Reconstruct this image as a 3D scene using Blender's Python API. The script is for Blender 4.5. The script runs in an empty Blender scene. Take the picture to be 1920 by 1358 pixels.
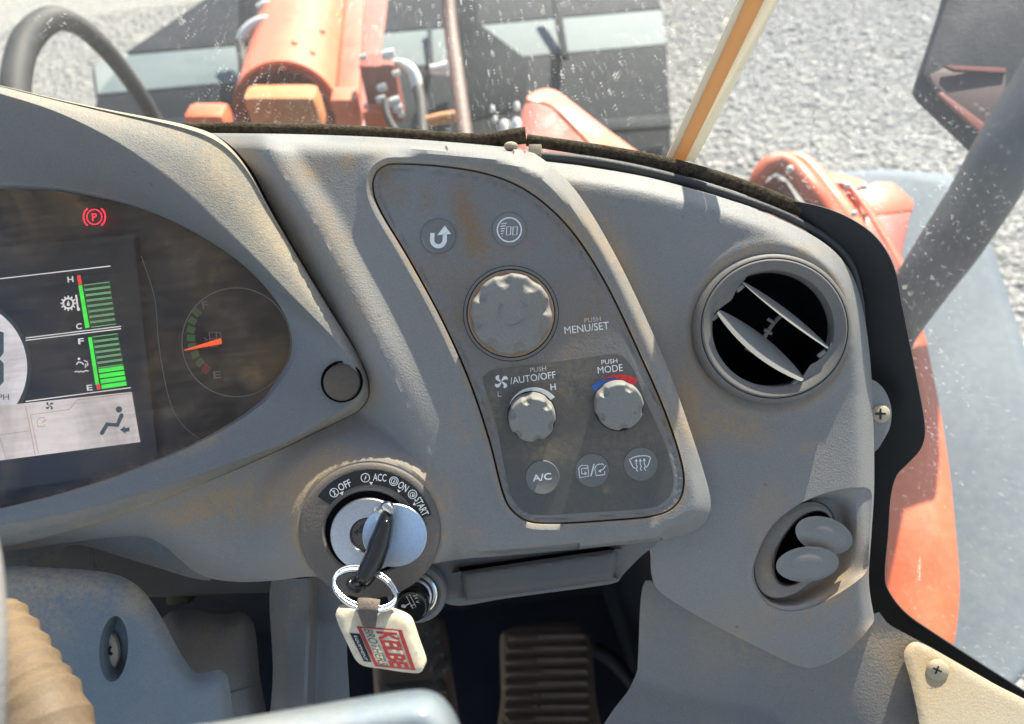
import bpy, bmesh, math, random
import numpy as np
from mathutils import Vector, Matrix, geometry

random.seed(7)
rng = np.random.default_rng(7)
scn = bpy.context.scene
R = math.radians

# ------------------------------------------------------------------ camera
F = 1400.0                       # focal length in photo pixels (photo 1920 x 1358)
D0 = 0.34                        # distance to the dashboard face, metres
S = D0 / F
PITCH, ROLL = R(42), R(7)
CAM = Vector((0, 0, 1.45))
_v = Vector((0, math.cos(PITCH), -math.sin(PITCH)))
_u = Vector((0, math.sin(PITCH), math.cos(PITCH)))
_r = Vector((1, 0, 0))
CR = _r * math.cos(ROLL) - _u * math.sin(ROLL)
CU = _u * math.cos(ROLL) + _r * math.sin(ROLL)
CB = -_v
cd = bpy.data.cameras.new('camera')
cam = bpy.data.objects.new('camera', cd)
scn.collection.objects.link(cam)
cam.matrix_world = Matrix(((CR.x, CU.x, CB.x, CAM.x), (CR.y, CU.y, CB.y, CAM.y), (CR.z, CU.z, CB.z, CAM.z), (0, 0, 0, 1)))
cd.sensor_width = 36
cd.lens = F / 1920 * 36
cd.clip_start = 0.01
cd.clip_end = 500
cd.dof.use_dof = True
cd.dof.focus_distance = D0 * 1.0
cd.dof.aperture_fstop = 10
scn.camera = cam

# ------------------------------------------------------------------ world, sun, exposure
SUN_EL, SUN_AZ = R(46), R(33)    # azimuth clockwise from forward (+Y)
sun_dir = Vector((math.sin(SUN_AZ) * math.cos(SUN_EL), math.cos(SUN_AZ) * math.cos(SUN_EL), math.sin(SUN_EL)))
w = bpy.data.worlds.new('World')
scn.world = w
w.use_nodes = True
nt = w.node_tree
bg = nt.nodes['Background']
sky = nt.nodes.new('ShaderNodeTexSky')
sky.sky_type = 'NISHITA'
sky.sun_disc = False
sky.sun_elevation = SUN_EL
sky.sun_rotation = SUN_AZ
nt.links.new(sky.outputs['Color'], bg.inputs['Color'])
bg.inputs['Strength'].default_value = 0.078
sl = bpy.data.lights.new('sun', 'SUN')
sl.energy = 5.0
sl.angle = R(0.53)
sl.color = (1.0, 0.91, 0.77)
so = bpy.data.objects.new('sun', sl)
scn.collection.objects.link(so)
so.rotation_euler = (-sun_dir).to_track_quat('-Z', 'Y').to_euler()
scn.view_settings.view_transform = 'Standard'
scn.view_settings.look = 'None'
scn.view_settings.exposure = 1.9
scn.view_settings.gamma = 1
scn.cycles.use_denoising = True
scn.cycles.max_bounces = 8
scn.cycles.transparent_max_bounces = 24

# ------------------------------------------------------------------ mapping
def P(x, y, w=0.0):
    """photo pixel -> world point lying w dashboard-pixels in front of the dashboard plane"""
    dep = (F - w) * S
    return CAM + CR * ((x - 960) / F * dep) + CU * (-(y - 679) / F * dep) - CB * dep
def PD(x, y, dep):
    return CAM + CR * ((x - 960) / F * dep) + CU * (-(y - 679) / F * dep) - CB * dep
def ray(x, y):
    return (CR * ((x - 960) / F) + CU * (-(y - 679) / F) - CB)
def PG(x, y, z):
    d = ray(x, y)
    return CAM + d * ((z - CAM.z) / d.z)
def PPL(x, y, pl):
    d = ray(x, y)
    return CAM + d * ((pl[0] - CAM).dot(pl[1]) / d.dot(pl[1]))
_CR, _CU, _CB, _CAM = (np.array(v) for v in (CR, CU, CB, CAM))
def PN(x, y, w):
    x, y, w = np.broadcast_arrays(np.asarray(x, float), np.asarray(y, float), np.asarray(w, float))
    dep = ((F - w) * S)[..., None]
    return _CAM + _CR * (((x - 960) / F)[..., None] * dep) + _CU * ((-(y - 679) / F)[..., None] * dep) - _CB * dep

# ------------------------------------------------------------------ curves and fields
def cr(pts, n=10, closed=False):
    pts = [np.array(p, float) for p in pts]
    out = []
    m = len(pts)
    rngs = range(m) if closed else range(m - 1)
    for i in rngs:
        p0 = pts[(i - 1) % m] if closed or i > 0 else 2 * pts[0] - pts[1]
        p1 = pts[i]; p2 = pts[(i + 1) % m]
        p3 = pts[(i + 2) % m] if closed or i + 2 < m else 2 * pts[-1] - pts[-2]
        for k in range(n):
            t = k / n
            out.append(.5 * (2 * p1 + (p2 - p0) * t + (2 * p0 - 5 * p1 + 4 * p2 - p3) * t * t + (3 * p1 - p0 - 3 * p2 + p3) * t ** 3))
    if not closed:
        out.append(pts[-1])
    return np.array(out)
def resample(c, n, closed=False):
    c = np.asarray(c, float)
    if closed:
        c = np.vstack([c, c[:1]])
    seg = np.sqrt(((c[1:] - c[:-1]) ** 2).sum(1))
    s = np.concatenate([[0], np.cumsum(seg)])
    t = np.linspace(0, s[-1], n + 1)[:-1] if closed else np.linspace(0, s[-1], n)
    return np.stack([np.interp(t, s, c[:, k]) for k in range(c.shape[1])], 1)
def clen(c, closed=False):
    c = np.asarray(c, float)
    if closed:
        c = np.vstack([c, c[:1]])
    return np.sqrt(((c[1:] - c[:-1]) ** 2).sum(1)).sum()
def dist(X, Y, line, closed=False):
    L = np.asarray(line, float)[:, :2]
    if closed:
        L = np.vstack([L, L[:1]])
    X = np.asarray(X, float); Y = np.asarray(Y, float)
    out = np.full(X.shape, 1e18)
    for a, b in zip(L[:-1], L[1:]):
        d = b - a; q = d @ d
        if q == 0: continue
        t = np.clip(((X - a[0]) * d[0] + (Y - a[1]) * d[1]) / q, 0, 1)
        out = np.minimum(out, (X - a[0] - t * d[0]) ** 2 + (Y - a[1] - t * d[1]) ** 2)
    return np.sqrt(out)
def inside(X, Y, poly):
    p = np.asarray(poly, float)[:, :2]
    X = np.asarray(X, float); Y = np.asarray(Y, float)
    r = np.zeros(X.shape, bool)
    j = len(p) - 1
    for i in range(len(p)):
        xi, yi = p[i]; xj, yj = p[j]
        if yi != yj:
            r ^= ((yi > Y) != (yj > Y)) & (X < (xj - xi) * (Y - yi) / (yj - yi) + xi)
        j = i
    return r
def sdist(X, Y, poly):
    return np.where(inside(X, Y, poly), -1, 1) * dist(X, Y, poly, True)
def ss(a, b, x):
    t = np.clip((np.asarray(x, float) - a) / (b - a), 0, 1)
    return t * t * (3 - 2 * t)
def softplus(x, k):
    return k * np.logaddexp(0, np.asarray(x, float) / k)
def smax(a, b, k):
    return b + softplus(np.asarray(a) - b, k)
def offset_poly(poly, d):
    p = np.asarray(poly, float)[:, :2]
    a = np.roll(p, 1, 0); b = np.roll(p, -1, 0)
    t = b - a
    t /= np.maximum(np.sqrt((t ** 2).sum(1))[:, None], 1e-9)
    n = np.stack([t[:, 1], -t[:, 0]], 1)
    area = (p[:, 0] * np.roll(p[:, 1], -1) - np.roll(p[:, 0], -1) * p[:, 1]).sum()
    if area < 0: n = -n
    return p + n * d
def offset_line(line, d):
    p = np.asarray(line, float)[:, :2]
    t = np.gradient(p, axis=0); t /= np.maximum(np.sqrt((t ** 2).sum(1))[:, None], 1e-9)
    return p + np.stack([t[:, 1], -t[:, 0]], 1) * d
def circle(cx, cy, r, n=48, ry=None, rot=0):
    a = np.linspace(0, 2 * math.pi, n, endpoint=False)
    x, y = r * np.cos(a), (ry or r) * np.sin(a)
    c, s = math.cos(R(rot)), math.sin(R(rot))
    return np.stack([cx + x * c - y * s, cy + x * s + y * c], 1)

# ------------------------------------------------------------------ objects
ROOT = {}
def thing(name, label, cat, loc, group=None):
    o = bpy.data.objects.new(name, None)
    scn.collection.objects.link(o)
    o.location = loc
    o.empty_display_size = 0.02
    o['label'] = label; o['category'] = cat
    if group: o['group'] = group
    ROOT[o.name] = Vector(loc)
    return o
def rootloc(o):
    while o is not None and o.parent is not None:
        o = o.parent
    return ROOT.get(o.name, Vector((0, 0, 0))) if o is not None else Vector((0, 0, 0))
def tag(o, label=None, cat=None, kind=None, group=None):
    if label: o['label'] = label
    if cat: o['category'] = cat
    if kind: o['kind'] = kind
    if group: o['group'] = group
    return o
def mk(name, verts, faces, mat, parent=None, smooth=True, sharp=35, dust=None, label=None):
    off = np.array(rootloc(parent))
    v = np.array([tuple(a) for a in verts], float) if not isinstance(verts, np.ndarray) else verts
    v = v - off
    me = bpy.data.meshes.new(name)
    me.from_pydata(v.tolist(), [], [tuple(int(i) for i in f) for f in faces])
    if dust is not None:
        at = me.attributes.new('dust', 'FLOAT', 'POINT')
        at.data.foreach_set('value', np.asarray(dust, np.float32))
    bm = bmesh.new(); bm.from_mesh(me)
    bmesh.ops.recalc_face_normals(bm, faces=bm.faces)
    bm.to_mesh(me); bm.free()
    if smooth:
        me.polygons.foreach_set('use_smooth', np.ones(len(me.polygons), bool))
        me.set_sharp_from_angle(angle=R(sharp))
    me.materials.append(mat)
    o = bpy.data.objects.new(name, me)
    scn.collection.objects.link(o)
    if parent is not None: o.parent = parent
    if label: o['label'] = label
    return o

LINES = []          # (polyline, closed, width, strength) dust caught along seams
BLOBS = []          # (x, y, rx, ry, rotation, strength) dust lying on the dashboard
def dustfun(x, y):
    x = np.asarray(x, float); y = np.asarray(y, float)
    d = np.zeros(x.shape)
    for bx, by, rx, ry, rot, s in BLOBS:
        c, q = math.cos(R(rot)), math.sin(R(rot))
        dx, dy = x - bx, y - by
        u, v = (dx * c + dy * q) / rx, (-dx * q + dy * c) / ry
        d = d + s * np.exp(-(u * u + v * v))
    for line, closed, wd, s in LINES:
        d = d + s * np.exp(-(dist(x, y, line, closed) / wd) ** 2)
    return np.clip(d, 0, 1.5)

def relief(name, outline, hfun, mat, parent=None, step=8, holes=(), skirt=40, dust=True, sharp=38, label=None, holeskirt=None, guides=()):
    """moulded sheet: outline in photo pixels, height hfun(x, y) above the dashboard plane, edges turned back by skirt"""
    out = resample(outline, max(8, int(clen(outline, True) / step)), True)
    hs = [resample(h, max(8, int(clen(h, True) / (step * .6))), True) for h in holes]
    x0, y0 = out.min(0); x1, y1 = out.max(0)
    gx, gy = np.meshgrid(np.arange(x0 + step / 2, x1, step), np.arange(y0 + step / 2, y1, step))
    gx[1::2] += step / 2
    gx, gy = gx.ravel(), gy.ravel()
    gx = gx + rng.uniform(-.08, .08, gx.shape) * step
    gy = gy + rng.uniform(-.08, .08, gy.shape) * step
    keep = inside(gx, gy, out) & (dist(gx, gy, out, True) > .45 * step)
    for h in hs:
        keep &= ~inside(gx, gy, h) & (dist(gx, gy, h, True) > .35 * step)
    gp = []
    for gl in guides:
        q = resample(gl, max(4, int(clen(gl) / (step * .8))))
        k = inside(q[:, 0], q[:, 1], out) & (dist(q[:, 0], q[:, 1], out, True) > .22 * step)
        for h in hs: k &= ~inside(q[:, 0], q[:, 1], h) & (dist(q[:, 0], q[:, 1], h, True) > .22 * step)
        for other in gp: k &= (((q[:, None] - other[None]) ** 2).sum(2).min(1) > (.25 * step) ** 2) if len(other) else True
        q = q[k]
        gp.append(q)
        keep &= dist(gx, gy, gl) > .55 * step
    pts = [Vector(p) for p in out]
    edges = [(i, (i + 1) % len(out)) for i in range(len(out))]
    for h in hs:
        b = len(pts)
        pts += [Vector(p) for p in h]
        edges += [(b + i, b + (i + 1) % len(h)) for i in range(len(h))]
    pts += [Vector((a, b)) for a, b in zip(gx[keep], gy[keep])]
    for q in gp: pts += [Vector(p) for p in q]
    vv, ee, ff, _, _, _ = geometry.delaunay_2d_cdt(pts, edges, [], 0, 1e-5)
    V = np.array([tuple(a) for a in vv])
    T = np.array([f for f in ff if len(f) == 3])
    c = V[T].mean(1)
    ok = inside(c[:, 0], c[:, 1], out)
    for h in hs:
        ok &= ~inside(c[:, 0], c[:, 1], h)
    T = T[ok]
    W = np.asarray(hfun(V[:, 0], V[:, 1]), float) * np.ones(len(V))
    P3 = PN(V[:, 0], V[:, 1], W)
    D = dustfun(V[:, 0], V[:, 1]) if dust else None
    faces = [tuple(t) for t in T]
    if skirt or holeskirt:
        cnt = {}
        for t in T:
            for a, b in ((t[0], t[1]), (t[1], t[2]), (t[2], t[0])):
                k = (min(a, b), max(a, b)); cnt[k] = cnt.get(k, 0) + 1
        be = [k for k, n in cnt.items() if n == 1]
        bv = sorted({i for k in be for i in k})
        near = dist(V[bv, 0], V[bv, 1], out, True) < 1.0
        idx = {}
        extra = []; ex = []
        for i, isout in zip(bv, near):
            sk = skirt if isout or holeskirt is None else holeskirt
            if not sk: continue
            idx[i] = len(P3) + len(extra)
            extra.append(PN(V[i, 0], V[i, 1], W[i] - sk) if isout else P3[i] - _CB * sk * S)
            ex.append(i)
        if extra:
            P3 = np.vstack([P3, np.array(extra)])
            if D is not None: D = np.concatenate([D, D[ex] * .3])
            for a, b in be:
                if a in idx and b in idx:
                    faces.append((a, b, idx[b], idx[a]))
    return mk(name, P3, faces, mat, parent, dust=D, sharp=sharp, label=label)

def loft(name, curves, n, mat, parent=None, sub=6, smoothing=True, closed=False, dust=True, sharp=40, label=None):
    """sheet through several px curves of (x, y, w)"""
    rows = [resample(c, n, closed) for c in curves]
    rows = np.array(rows)
    if len(rows) > 2 and smoothing:
        rows = np.stack([cr(rows[:, j, :], sub) for j in range(rows.shape[1])], 1)
    else:
        o = []
        for a, b in zip(rows[:-1], rows[1:]):
            for k in range(sub): o.append(a + (b - a) * k / sub)
        o.append(rows[-1]); rows = np.array(o)
    m, k = rows.shape[:2]
    fl = rows.reshape(-1, 3)
    P3 = PN(fl[:, 0], fl[:, 1], fl[:, 2])
    faces = []
    for i in range(m - 1):
        for j in range(k if closed else k - 1):
            j2 = (j + 1) % k
            faces.append((i * k + j, i * k + j2, (i + 1) * k + j2, (i + 1) * k + j))
    return mk(name, P3, faces, mat, parent, dust=dustfun(fl[:, 0], fl[:, 1]) if dust else None, sharp=sharp, label=label)

def frame_at(x, y, w, tx=0, ty=0, spin=0):
    """origin, 3 axes and metres per pixel at a spot on the dashboard; tx, ty tilt the outward axis right / up"""
    n = (CB + CR * math.tan(R(tx)) + CU * math.tan(R(ty))).normalized()
    a = (CR - n * CR.dot(n)).normalized()
    b = n.cross(a)
    c, s = math.cos(R(spin)), math.sin(R(spin))
    return P(x, y, w), a * c + b * s, b * c - a * s, n, (F - w) * S / F
def lathe(name, x, y, w, prof, mat, parent=None, n=48, tx=0, ty=0, ell=1.0, spin=0, mod=None, sharp=40, cap=True, label=None):
    o, a, b, nn, u = frame_at(x, y, w, tx, ty, spin)
    V = []; faces = []
    for r, h in prof:
        for k in range(n):
            t = 2 * math.pi * k / n
            r2, h2 = (r, h) if mod is None else mod(r, h, t)
            V.append(o + (a * (r2 * math.cos(t)) + b * (r2 * ell * math.sin(t)) + nn * h2) * u)
    m = len(prof)
    for i in range(m - 1):
        for k in range(n):
            k2 = (k + 1) % n
            faces.append((i * n + k, i * n + k2, (i + 1) * n + k2, (i + 1) * n + k))
    if cap:
        if prof[-1][0] > .01: faces.append(tuple((m - 1) * n + k for k in range(n)))
        if prof[0][0] > .01: faces.append(tuple(k for k in reversed(range(n))))
    return mk(name, V, faces, mat, parent, sharp=sharp, label=label)
def tube3(name, pts, rad, mat, parent=None, n=14, closed=False, ell=None, sharp=50, label=None):
    """tube through world points; rad one number or one per point (metres)"""
    pts = [Vector(p) for p in pts]
    rads = [rad] * len(pts) if not hasattr(rad, '__len__') else list(rad)
    V = []; faces = []
    m = len(pts)
    up = Vector((.13, .31, .94)).normalized()
    prev = None
    for i, p in enumerate(pts):
        if closed: t = pts[(i + 1) % m] - pts[i - 1]
        else: t = pts[min(i + 1, m - 1)] - pts[max(i - 1, 0)]
        t.normalize()
        a = (prev - t * prev.dot(t)) if prev is not None else up - t * up.dot(t)
        if a.length < 1e-6: a = t.orthogonal()
        a.normalize(); prev = a
        b = t.cross(a)
        for k in range(n):
            th = 2 * math.pi * k / n
            V.append(p + (a * math.cos(th) + b * math.sin(th)) * rads[i])
    for i in range(m if closed else m - 1):
        i2 = (i + 1) % m
        for k in range(n):
            k2 = (k + 1) % n
            faces.append((i * n + k, i * n + k2, i2 * n + k2, i2 * n + k))
    if not closed:
        faces.append(tuple(reversed(range(n)))); faces.append(tuple((m - 1) * n + k for k in range(n)))
    return mk(name, V, faces, mat, parent, sharp=sharp, label=label)
def tube(name, pxw, rad_px, mat, parent=None, n=14, sub=8, closed=False, label=None, sharp=50):
    c = cr(pxw, sub, closed)
    rp = [rad_px] * len(c) if not hasattr(rad_px, '__len__') else np.interp(np.linspace(0, 1, len(c)), np.linspace(0, 1, len(rad_px)), rad_px)
    return tube3(name, [P(*q) for q in c], [r * (F - q[2]) * S / F for r, q in zip(rp, c)], mat, parent, n, closed, label=label, sharp=sharp)
def slab(name, pts, thick, mat, parent=None, bevel=0.0, label=None, sharp=30, seg=2):
    """closed planar outline (world points) given a thickness along its normal, away from the camera"""
    pts = [Vector(p) for p in pts]
    off = rootloc(parent)
    bm = bmesh.new()
    vs = [bm.verts.new(p - off) for p in pts]
    f = bm.faces.new(vs)
    f.normal_update()
    n = f.normal.copy()
    if n.dot(CAM - pts[0]) < 0: n = -n
    r = bmesh.ops.extrude_face_region(bm, geom=[f])
    for v in [g for g in r['geom'] if isinstance(g, bmesh.types.BMVert)]:
        v.co += n * 0
    top = [g for g in r['geom'] if isinstance(g, bmesh.types.BMVert)]
    for v in vs: v.co -= n * thick
    bmesh.ops.recalc_face_normals(bm, faces=bm.faces)
    if bevel:
        bmesh.ops.bevel(bm, geom=[e for e in bm.edges if len(e.link_faces) == 2 and e.calc_face_angle(0) > .5], offset=bevel, segments=seg, affect='EDGES', profile=.6)
    me = bpy.data.meshes.new(name)
    bm.to_mesh(me); bm.free()
    me.polygons.foreach_set('use_smooth', np.ones(len(me.polygons), bool))
    me.set_sharp_from_angle(angle=R(sharp))
    me.materials.append(mat)
    o = bpy.data.objects.new(name, me)
    scn.collection.objects.link(o)
    if parent is not None: o.parent = parent
    if label: o['label'] = label
    return o
def box(name, c, ax, ay, az, mat, parent=None, bevel=0.0, label=None):
    """box centred at c with half axes ax, ay, az (world vectors)"""
    off = rootloc(parent)
    c = Vector(c) - off
    bm = bmesh.new()
    vs = [bm.verts.new(c + ax * i + ay * j + az * k) for i in (-1, 1) for j in (-1, 1) for k in (-1, 1)]
    for q in ((0, 1, 3, 2), (4, 6, 7, 5), (0, 4, 5, 1), (2, 3, 7, 6), (0, 2, 6, 4), (1, 5, 7, 3)):
        bm.faces.new([vs[i] for i in q])
    bmesh.ops.recalc_face_normals(bm, faces=bm.faces)
    if bevel:
        bmesh.ops.bevel(bm, geom=bm.edges[:], offset=bevel, segments=2, affect='EDGES', profile=.6)
    me = bpy.data.meshes.new(name); bm.to_mesh(me); bm.free()
    me.polygons.foreach_set('use_smooth', np.ones(len(me.polygons), bool)); me.set_sharp_from_angle(angle=R(40))
    me.materials.append(mat)
    o = bpy.data.objects.new(name, me); scn.collection.objects.link(o)
    if parent is not None: o.parent = parent
    if label: o['label'] = label
    return o

# flat print -------------------------------------------------------------
def flat(name, polys, w, mat, parent, label=None):
    """printed shapes: list of px polygons (convex or not) lying at height w"""
    V = []; faces = []
    for p in polys:
        b = len(V)
        V += [P(a[0], a[1], w) for a in p]
        for t in geometry.tessellate_polygon([[Vector((a[0], a[1], 0)) for a in p]]):
            faces.append(tuple(b + i for i in t))
    return mk(name, V, faces, mat, parent, smooth=False, label=label)
def stroke(pts, wd, closed=False):
    p = np.asarray(pts, float)
    out = []
    n = len(p)
    L, Rr = [], []
    for i in range(n):
        a = p[(i - 1) % n] if closed or i > 0 else p[i]
        b = p[(i + 1) % n] if closed or i < n - 1 else p[i]
        t = b - a; t = t / max(np.hypot(*t), 1e-9)
        nn = np.array([-t[1], t[0]]) * wd / 2
        L.append(p[i] + nn); Rr.append(p[i] - nn)
    for i in range(n if closed else n - 1):
        j = (i + 1) % n
        out.append([L[i], L[j], Rr[j], Rr[i]])
    return out
def ring(cx, cy, r, wd, n=36, a0=0, a1=360):
    a = np.radians(np.linspace(a0, a1, n + 1))
    pts = np.stack([cx + r * np.cos(a), cy - r * np.sin(a)], 1)
    return stroke(pts[:-1], wd, True) if a1 - a0 >= 359.9 else stroke(pts, wd)
def wedge(cx, cy, a0, a1, ri, ro, n=24):
    """annular sector; ri, ro may be (start, end) pairs"""
    ri = ri if hasattr(ri, '__len__') else (ri, ri); ro = ro if hasattr(ro, '__len__') else (ro, ro)
    t = np.linspace(0, 1, n); a = np.radians(a0 + (a1 - a0) * t)
    i = ri[0] + (ri[1] - ri[0]) * t; o = ro[0] + (ro[1] - ro[0]) * t
    A = np.stack([cx + o * np.cos(a), cy - o * np.sin(a)], 1); B = np.stack([cx + i * np.cos(a), cy - i * np.sin(a)], 1)
    return [[A[k], A[k + 1], B[k + 1], B[k]] for k in range(n - 1)]
_tcache = {}
def text_mesh(s, bold):
    if 'M' in s: bold = 0.0
    k = (s, bold)
    if k not in _tcache:
        cu = bpy.data.curves.new('t', 'FONT')
        cu.body = s; cu.size = 1; cu.offset = bold; cu.resolution_u = 3
        o = bpy.data.objects.new('t', cu); scn.collection.objects.link(o)
        dg = bpy.context.evaluated_depsgraph_get()
        me = bpy.data.meshes.new_from_object(o.evaluated_get(dg))
        V = np.array([v.co[:2] for v in me.vertices]); Fc = [tuple(p.vertices) for p in me.polygons]
        bpy.data.objects.remove(o); bpy.data.curves.remove(cu); bpy.data.meshes.remove(me)
        _tcache[k] = (V, Fc)
    V, Fc = _tcache[k]
    return V.copy(), Fc
def text(name, s, cx, cy, h, wd, ang, w, mat, parent, bold=.015, skew=0, label=None):
    """lettering centred at px (cx, cy), h cap height and wd width in px, rising by ang degrees"""
    V, Fc = text_mesh(s, bold)
    lo, hi = V.min(0), V.max(0)
    V = (V - (lo + hi) / 2) / (hi - lo)
    X = V[:, 0] * wd + V[:, 1] * h * skew; Y = V[:, 1] * h
    c, q = math.cos(R(ang)), math.sin(R(ang))
    px = cx + X * c - Y * q; py = cy - (X * q + Y * c)
    return mk(name, PN(px, py, w), Fc, mat, parent, smooth=False, label=label)
def text_quad(name, s, q00, q10, q11, q01, wfun, mat, parent, bold=.015, label=None):
    V, Fc = text_mesh(s, bold)
    lo, hi = V.min(0), V.max(0)
    V = (V - lo) / (hi - lo)
    a, b, c, d = (np.array(q, float) for q in (q00, q10, q11, q01))
    s_, t_ = V[:, :1], V[:, 1:]
    p = a * (1 - s_) * (1 - t_) + b * s_ * (1 - t_) + c * s_ * t_ + d * (1 - s_) * t_
    return mk(name, PN(p[:, 0], p[:, 1], wfun(p[:, 0], p[:, 1])), Fc, mat, parent, smooth=False, label=label)

# ------------------------------------------------------------------ materials
class N:
    def __init__(self, name):
        self.m = bpy.data.materials.new(name); self.m.use_nodes = True
        self.t = self.m.node_tree; self.b = self.t.nodes['Principled BSDF']; self.out = self.t.nodes['Material Output']
    def n(self, kind, **kw):
        x = self.t.nodes.new('ShaderNode' + kind)
        for k, v in kw.items():
            if k in x.inputs: x.inputs[k].default_value = v
            else: setattr(x, k, v)
        return x
    def l(self, a, b): self.t.links.new(a, b)
    def set(self, **kw):
        for k, v in kw.items():
            self.b.inputs[k.replace('_', ' ')].default_value = v
    def noise(self, scale, detail=4, rough=.55, vec=None, dist=0):
        x = self.n('TexNoise'); x.inputs['Scale'].default_value = scale; x.inputs['Detail'].default_value = detail
        x.inputs['Roughness'].default_value = rough; x.inputs['Distortion'].default_value = dist
        self.l(vec or self.co(), x.inputs['Vector'])
        return x.outputs['Fac']
    def co(self):
        if not hasattr(self, '_g'): self._g = self.n('NewGeometry').outputs['Position']
        return self._g
    def ramp(self, fac, a, b, lo=0.0, hi=1.0):
        x = self.n('MapRange'); x.inputs['From Min'].default_value = a; x.inputs['From Max'].default_value = b
        x.inputs['To Min'].default_value = lo; x.inputs['To Max'].default_value = hi; x.clamp = True
        self.l(fac, x.inputs['Value']); return x.outputs['Result']
    def math(self, op, a, b=None):
        x = self.n('Math'); x.operation = op
        for i, v in enumerate((a, b)):
            if v is None: continue
            if isinstance(v, (int, float)): x.inputs[i].default_value = v
            else: self.l(v, x.inputs[i])
        return x.outputs[0]
    def mix(self, fac, a, b):
        x = self.n('Mix'); x.data_type = 'RGBA'
        for i, v in ((0, fac), (6, a), (7, b)):
            if isinstance(v, (int, float)): x.inputs[i].default_value = v
            elif isinstance(v, tuple): x.inputs[i].default_value = (*v[:3], 1)
            else: self.l(v, x.inputs[i])
        return x.outputs[2]
    def bump(self, h, strength, dist_):
        x = self.n('Bump'); x.inputs['Strength'].default_value = strength; x.inputs['Distance'].default_value = dist_
        self.l(h, x.inputs['Height']); self.l(x.outputs[0], self.b.inputs['Normal'])
def plastic(name, col, rough=.55, dust=(.42, .30, .19), amount=1.0, film=.32, grain=.6, dirt=(.16, .10, .06), grain_scale=900, speckle=True):
    m = N(name)
    at = m.n('Attribute', attribute_name='dust').outputs['Fac']
    n1 = m.noise(55, 6, .62)
    n2 = m.noise(420, 3, .6)
    patch = m.math('MULTIPLY', at, m.ramp(m.math('ADD', n1, m.math('MULTIPLY', n2, .75)), .66, 1.06))
    n3 = m.noise(17, 6, .6)
    thin = m.ramp(m.math('ADD', n3, m.math('MULTIPLY', n2, .3)), .50, .95, 0, film)
    fac = m.math('MINIMUM', m.math('MULTIPLY', m.math('ADD', patch, thin), amount), .9)
    c = m.mix(m.ramp(m.noise(9, 3), .3, .7), tuple(x * .93 for x in col), tuple(min(1, x * 1.07) for x in col))
    c = m.mix(fac, c, dust)
    if speckle:
        v = m.n('TexVoronoi'); v.inputs['Scale'].default_value = 62; m.l(m.co(), v.inputs['Vector'])
        sp = m.math('MULTIPLY', m.ramp(v.outputs['Distance'], .04, .075, 1, 0), m.ramp(m.noise(23, 2), .52, .6))
        c = m.mix(m.math('MULTIPLY', sp, .75), c, dirt)
    mp = m.n('Mapping'); m.l(m.co(), mp.inputs['Vector']); mp.inputs['Rotation'].default_value = (.4, .9, .3); mp.inputs['Scale'].default_value = (1500, 40, 1500)
    sn = m.n('TexNoise'); sn.inputs['Scale'].default_value = .6; sn.inputs['Detail'].default_value = 1; m.l(mp.outputs[0], sn.inputs['Vector'])
    scr = m.math('MULTIPLY', m.ramp(sn.outputs['Fac'], .70, .76), m.ramp(m.noise(38, 3), .52, .66, 0, .35))
    c = m.mix(scr, c, tuple(min(1, x * 1.7 + .05) for x in col))
    fine = m.noise(1900, 2, .6)
    c = m.mix(m.ramp(fine, .3, .7, .26, 0), c, (.02, .02, .02))
    m.l(c, m.b.inputs['Base Color'])
    m.l(m.ramp(fac, 0, .7, rough, .85), m.b.inputs['Roughness'])
    m.set(Specular_IOR_Level=.4)
    h = m.noise(grain_scale, 2, .5)
    m.bump(h, grain, .0006)
    return m.m
def simple(name, col, rough=.5, metal=0.0, spec=.5, bump=0, bscale=400, var=.0, vscale=60, **kw):
    m = N(name)
    m.set(Base_Color=(*col, 1), Roughness=rough, Metallic=metal, Specular_IOR_Level=spec)
    for k, v in kw.items(): m.b.inputs[k.replace('_', ' ')].default_value = v
    if var:
        f = m.ramp(m.noise(vscale, 5, .6), .3, .7)
        m.l(m.mix(f, tuple(x * (1 - var) for x in col), tuple(min(1, x * (1 + var)) for x in col)), m.b.inputs['Base Color'])
    if bump: m.bump(m.noise(bscale, 3), bump, .001)
    return m.m
def emit(name, col, strength, base=(0, 0, 0)):
    m = N(name)
    m.set(Base_Color=(*base, 1), Roughness=.4, Emission_Color=(*col, 1), Emission_Strength=strength)
    return m.m
def dirty_paint(name, col, dust, amount, rough=.35, scale=30, dark=None, bump=.1, coat=0.0, spec=.4):
    m = N(name)
    f = m.ramp(m.math('ADD', m.noise(scale, 6, .65), m.math('MULTIPLY', m.noise(scale * 9, 3), .4)), .55, .95, 0, amount)
    c = m.mix(m.ramp(m.noise(scale * .25, 3), .3, .7), col, dark or tuple(x * .8 for x in col))
    m.l(m.mix(f, c, dust), m.b.inputs['Base Color'])
    m.l(m.ramp(f, 0, max(amount, .01), rough, .8), m.b.inputs['Roughness'])
    m.b.inputs['Coat Weight'].default_value = coat
    m.b.inputs['Specular IOR Level'].default_value = spec
    m.bump(m.noise(scale * 6, 4), bump, .002)
    return m.m

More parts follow.
